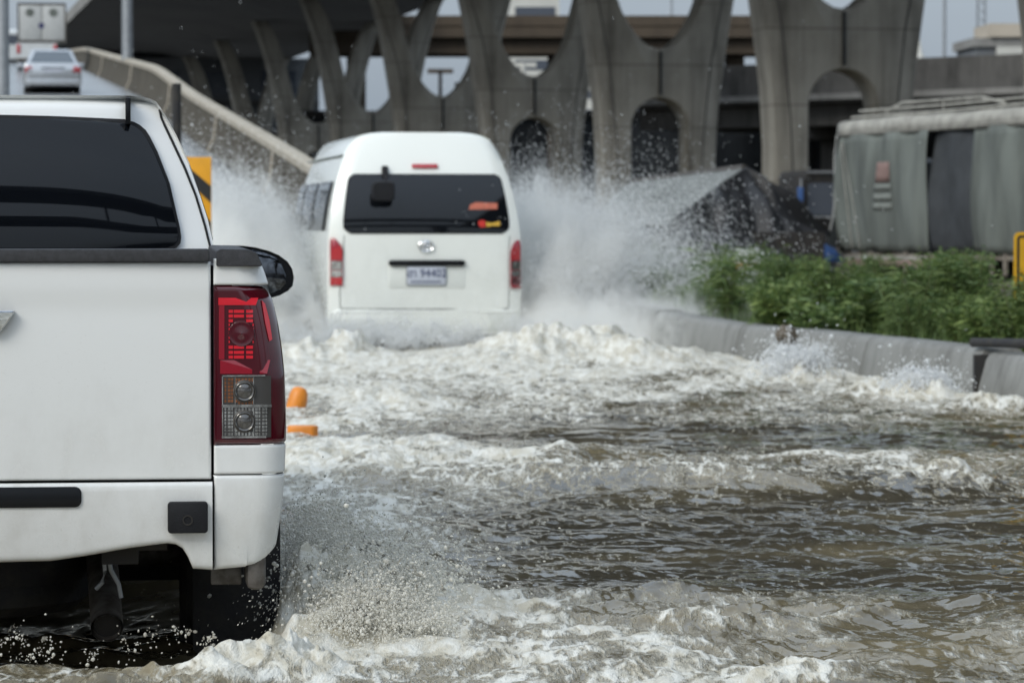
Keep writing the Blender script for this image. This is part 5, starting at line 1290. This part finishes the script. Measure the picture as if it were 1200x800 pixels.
p1, v1 = jets(((-.7, .75), (-.25, .5), (-.02, .02)), 26, 34, (-.3, .3), (-.5, .1), (.2, .9), .14)
ra = np.clip(np.exp(rng.normal(math.log(.0018), .55, len(p1))), .0008, .006)
drops('tail_splash', tow(p1), ra, M['spray_near'], IC, 'drops hopping off the water under the pickup bumper', v1 * .001)

# ================================================================== weeds on the verge
def weed_mesh(seed, n_stem, hgt, spread, leaf, per):
    r = np.random.default_rng(seed); V, F = [], []; sv = MB()
    for k in range(n_stem):
        a = r.uniform(0, 2 * np.pi); out = r.uniform(.1, 1) * spread; hh = hgt * r.uniform(.55, 1.05)
        b0 = np.array([math.cos(a) * out * .25, math.sin(a) * out * .25, 0]); tip = np.array([math.cos(a) * out, math.sin(a) * out, hh]); mid = (b0 + tip) / 2 + np.array([0, 0, hh * .18])
        ts = np.linspace(0, 1, 6); pts = [(1 - t) ** 2 * b0 + 2 * t * (1 - t) * mid + t * t * tip for t in ts]
        sv.tube(pts, [.006, .005, .005, .004, .003, .002], 4, cap=False)
        for _ in range(per):
            t = r.uniform(.15, 1) ** .8; c = (1 - t) ** 2 * b0 + 2 * t * (1 - t) * mid + t * t * tip + r.normal(size=3) * .03
            d = r.normal(size=3); d[2] = abs(d[2]) * .5 - .15; d /= np.linalg.norm(d); w = np.cross(d, r.normal(size=3)); w /= np.linalg.norm(w)
            L_ = leaf * r.uniform(.6, 1.4); W_ = L_ * (r.uniform(.10, .2) if leaf < .1 else .045); o = len(V)
            V += [c, c + d * L_ * .45 + w * W_, c + d * L_ + np.array([0, 0, -L_ * .2]), c + d * L_ * .45 - w * W_]; F.append((o, o + 1, o + 2, o + 3))
    return np.array(V), np.array(F), sv
protos = []
for sd_, (ns, hg, sp_, lf, per) in enumerate(((26, .62, .40, .060, 150), (24, .52, .46, .075, 130), (40, .74, .34, .045, 170), (16, .80, .30, .15, 60))):
    V, F, sv = weed_mesh(sd_, ns, hg, sp_, lf, per)
    root = empty('weed_bush', (0, 0, .1), 0, 'x', 'weed', 'green weeds on the verge')
    np_mesh('foliage', V, F, M['leaf'], root); sv.build('stem', M['stem'], root)
    protos.append(root)
spots = []
wr = np.random.default_rng(5)
for D in np.arange(20.6, 52, .62):
    for k in range(2 if D < 40 else 1):
        px_t = None
        off = (.62 + .75 * k + wr.uniform(-.15, .25)) if D < 40 else wr.uniform(.8, 4)
        spots.append((xb(D) + off, D + wr.uniform(-.2, .2)))
for D in np.arange(30, 50, 1.3): spots.append((xb(D) + wr.uniform(2.2, 5.5), D))
vis = lambda x, y: 690 < 600 + FPX * x / y < 1290
spots = [s for s in spots if vis(*s)]
used = [False] * 4; BUSH = []
for i, (x, y) in enumerate(spots):
    k = int((0, 1, 2, 2, 3, 3)[wr.integers(0, 6)]); o = protos[k] if not used[k] else copy_tree(protos[k]); used[k] = True
    s = wr.uniform(.62, 1.22) * (.94 if y < 27 else .84 if y < 33 else .9); o.location = (x, y, .09); o.rotation_euler = (0, 0, wr.uniform(0, 6.28)); o.scale = (s * 1.1, s * 1.1, s)
    px = 600 + FPX * x / y
    row = 'close behind' if x - xb(y) < 1.2 else 'second row behind' if x - xb(y) < 2 else 'well back from'
    seen = 'under the truck dark panel' if 1085 < px < 1150 else 'below the yellow sign edge' if px >= 1150 else 'under the truck canvas' if px > 985 else 'below the blue parasol' if px > 940 else 'below the black tarpaulin' if px > 800 else 'veiled by the van spray'
    kind = ('tall leafy', 'spreading broad-leaved', 'dense feathery', 'tall grassy')[k]
    o['label'] = f'{kind} weed {row} the low wall, {seen}'
ve = tag(bpy.data.objects['verge'], kind='structure')
# short grass filling between the weeds
gv, gf = [], []
gr = np.random.default_rng(9); n = 26000; D = gr.uniform(20, 50, n); x = np.interp(D, _dd, _xs) + .42 + gr.uniform(0, 1, n) ** 1.5 * 5
k = (600 + FPX * x / D < 1300) & (600 + FPX * x / D > 540); x, D = x[k], D[k]; n = len(x)
a = gr.uniform(0, 2 * np.pi, n); hh = gr.uniform(.12, .38, n); w = .008; dx, dy = np.cos(a), np.sin(a); bend = gr.uniform(.05, .2, n)
v0 = np.stack([x - dx * w, D - dy * w, np.full(n, .09)], 1); v1_ = np.stack([x + dx * w, D + dy * w, np.full(n, .09)], 1); v2_ = np.stack([x - dy * bend, D + dx * bend, .09 + hh], 1)
V = np.stack([v0, v1_, v2_], 1).reshape(-1, 3); F = np.arange(3 * n).reshape(-1, 3)
tag(np_mesh('grass', V, F, M['leaf']), 'short green grass between the weeds on the verge', 'grass', kind='stuff')

# ================================================================== light: bright overcast
w = bpy.data.worlds.new('World'); scene.world = w; w.use_nodes = True
t = NT(w); bg = t.n['Background']
sky = t.n.new('ShaderNodeTexSky'); sky.sky_type = 'NISHITA'; sky.sun_disc = False; sky.sun_elevation = R(38); sky.sun_rotation = R(222); sky.air_density = 1.6; sky.dust_density = 3.0; sky.ozone_density = 1.5
hs = t.n.new('ShaderNodeHueSaturation'); hs.inputs['Saturation'].default_value = .42; t.link(sky.outputs[0], hs.inputs['Color'])
cl = t.noise(2.2, 6, .6, (1, 1, 2.6), coord='Generated')
cm = t.mix(t.math('MULTIPLY', t.ramp(cl, .38, .72), .5), t.mix(.6, hs.outputs[0], (5.0, 6.2, 7.7, 1)), (5.4, 6.1, 6.9, 1))
tc = t.n.new('ShaderNodeTexCoord'); sp = t.n.new('ShaderNodeSeparateXYZ'); t.link(tc.outputs['Generated'], sp.inputs[0])
gr_ = t.n.new('ShaderNodeMapRange'); t.link(sp.outputs['Z'], gr_.inputs[0]); gr_.inputs[1].default_value = 0; gr_.inputs[2].default_value = .62; gr_.inputs[3].default_value = .62; gr_.inputs[4].default_value = 1.75
vm = t.n.new('ShaderNodeVectorMath'); vm.operation = 'SCALE'; t.link(cm, vm.inputs[0]); t.link(gr_.outputs[0], vm.inputs['Scale'])
t.link(vm.outputs[0], bg.inputs[0]); bg.inputs[1].default_value = .12
sl = bpy.data.lights.new('sun', 'SUN'); so = bpy.data.objects.new('sun', sl); COL.objects.link(so)
sl.energy = 1.5; sl.angle = R(30); sl.color = (1, .96, .86)
so.rotation_euler = (R(53), 0, R(-42))
scene.view_settings.view_transform = 'Standard'; scene.view_settings.look = 'None'; scene.view_settings.gamma = 1; scene.view_settings.exposure = -.02
cy = scene.cycles
cy.max_bounces = 10; cy.diffuse_bounces = 6; cy.glossy_bounces = 3; cy.transmission_bounces = 4; cy.transparent_max_bounces = 8
cy.use_denoising = True; cy.denoiser = 'OPENIMAGEDENOISE'; cy.caustics_reflective = False; cy.caustics_refractive = False
cy.volume_bounces = 8; cy.volume_step_rate = 2.0; cy.volume_max_steps = 128
cy.use_adaptive_sampling = True; cy.adaptive_threshold = .012
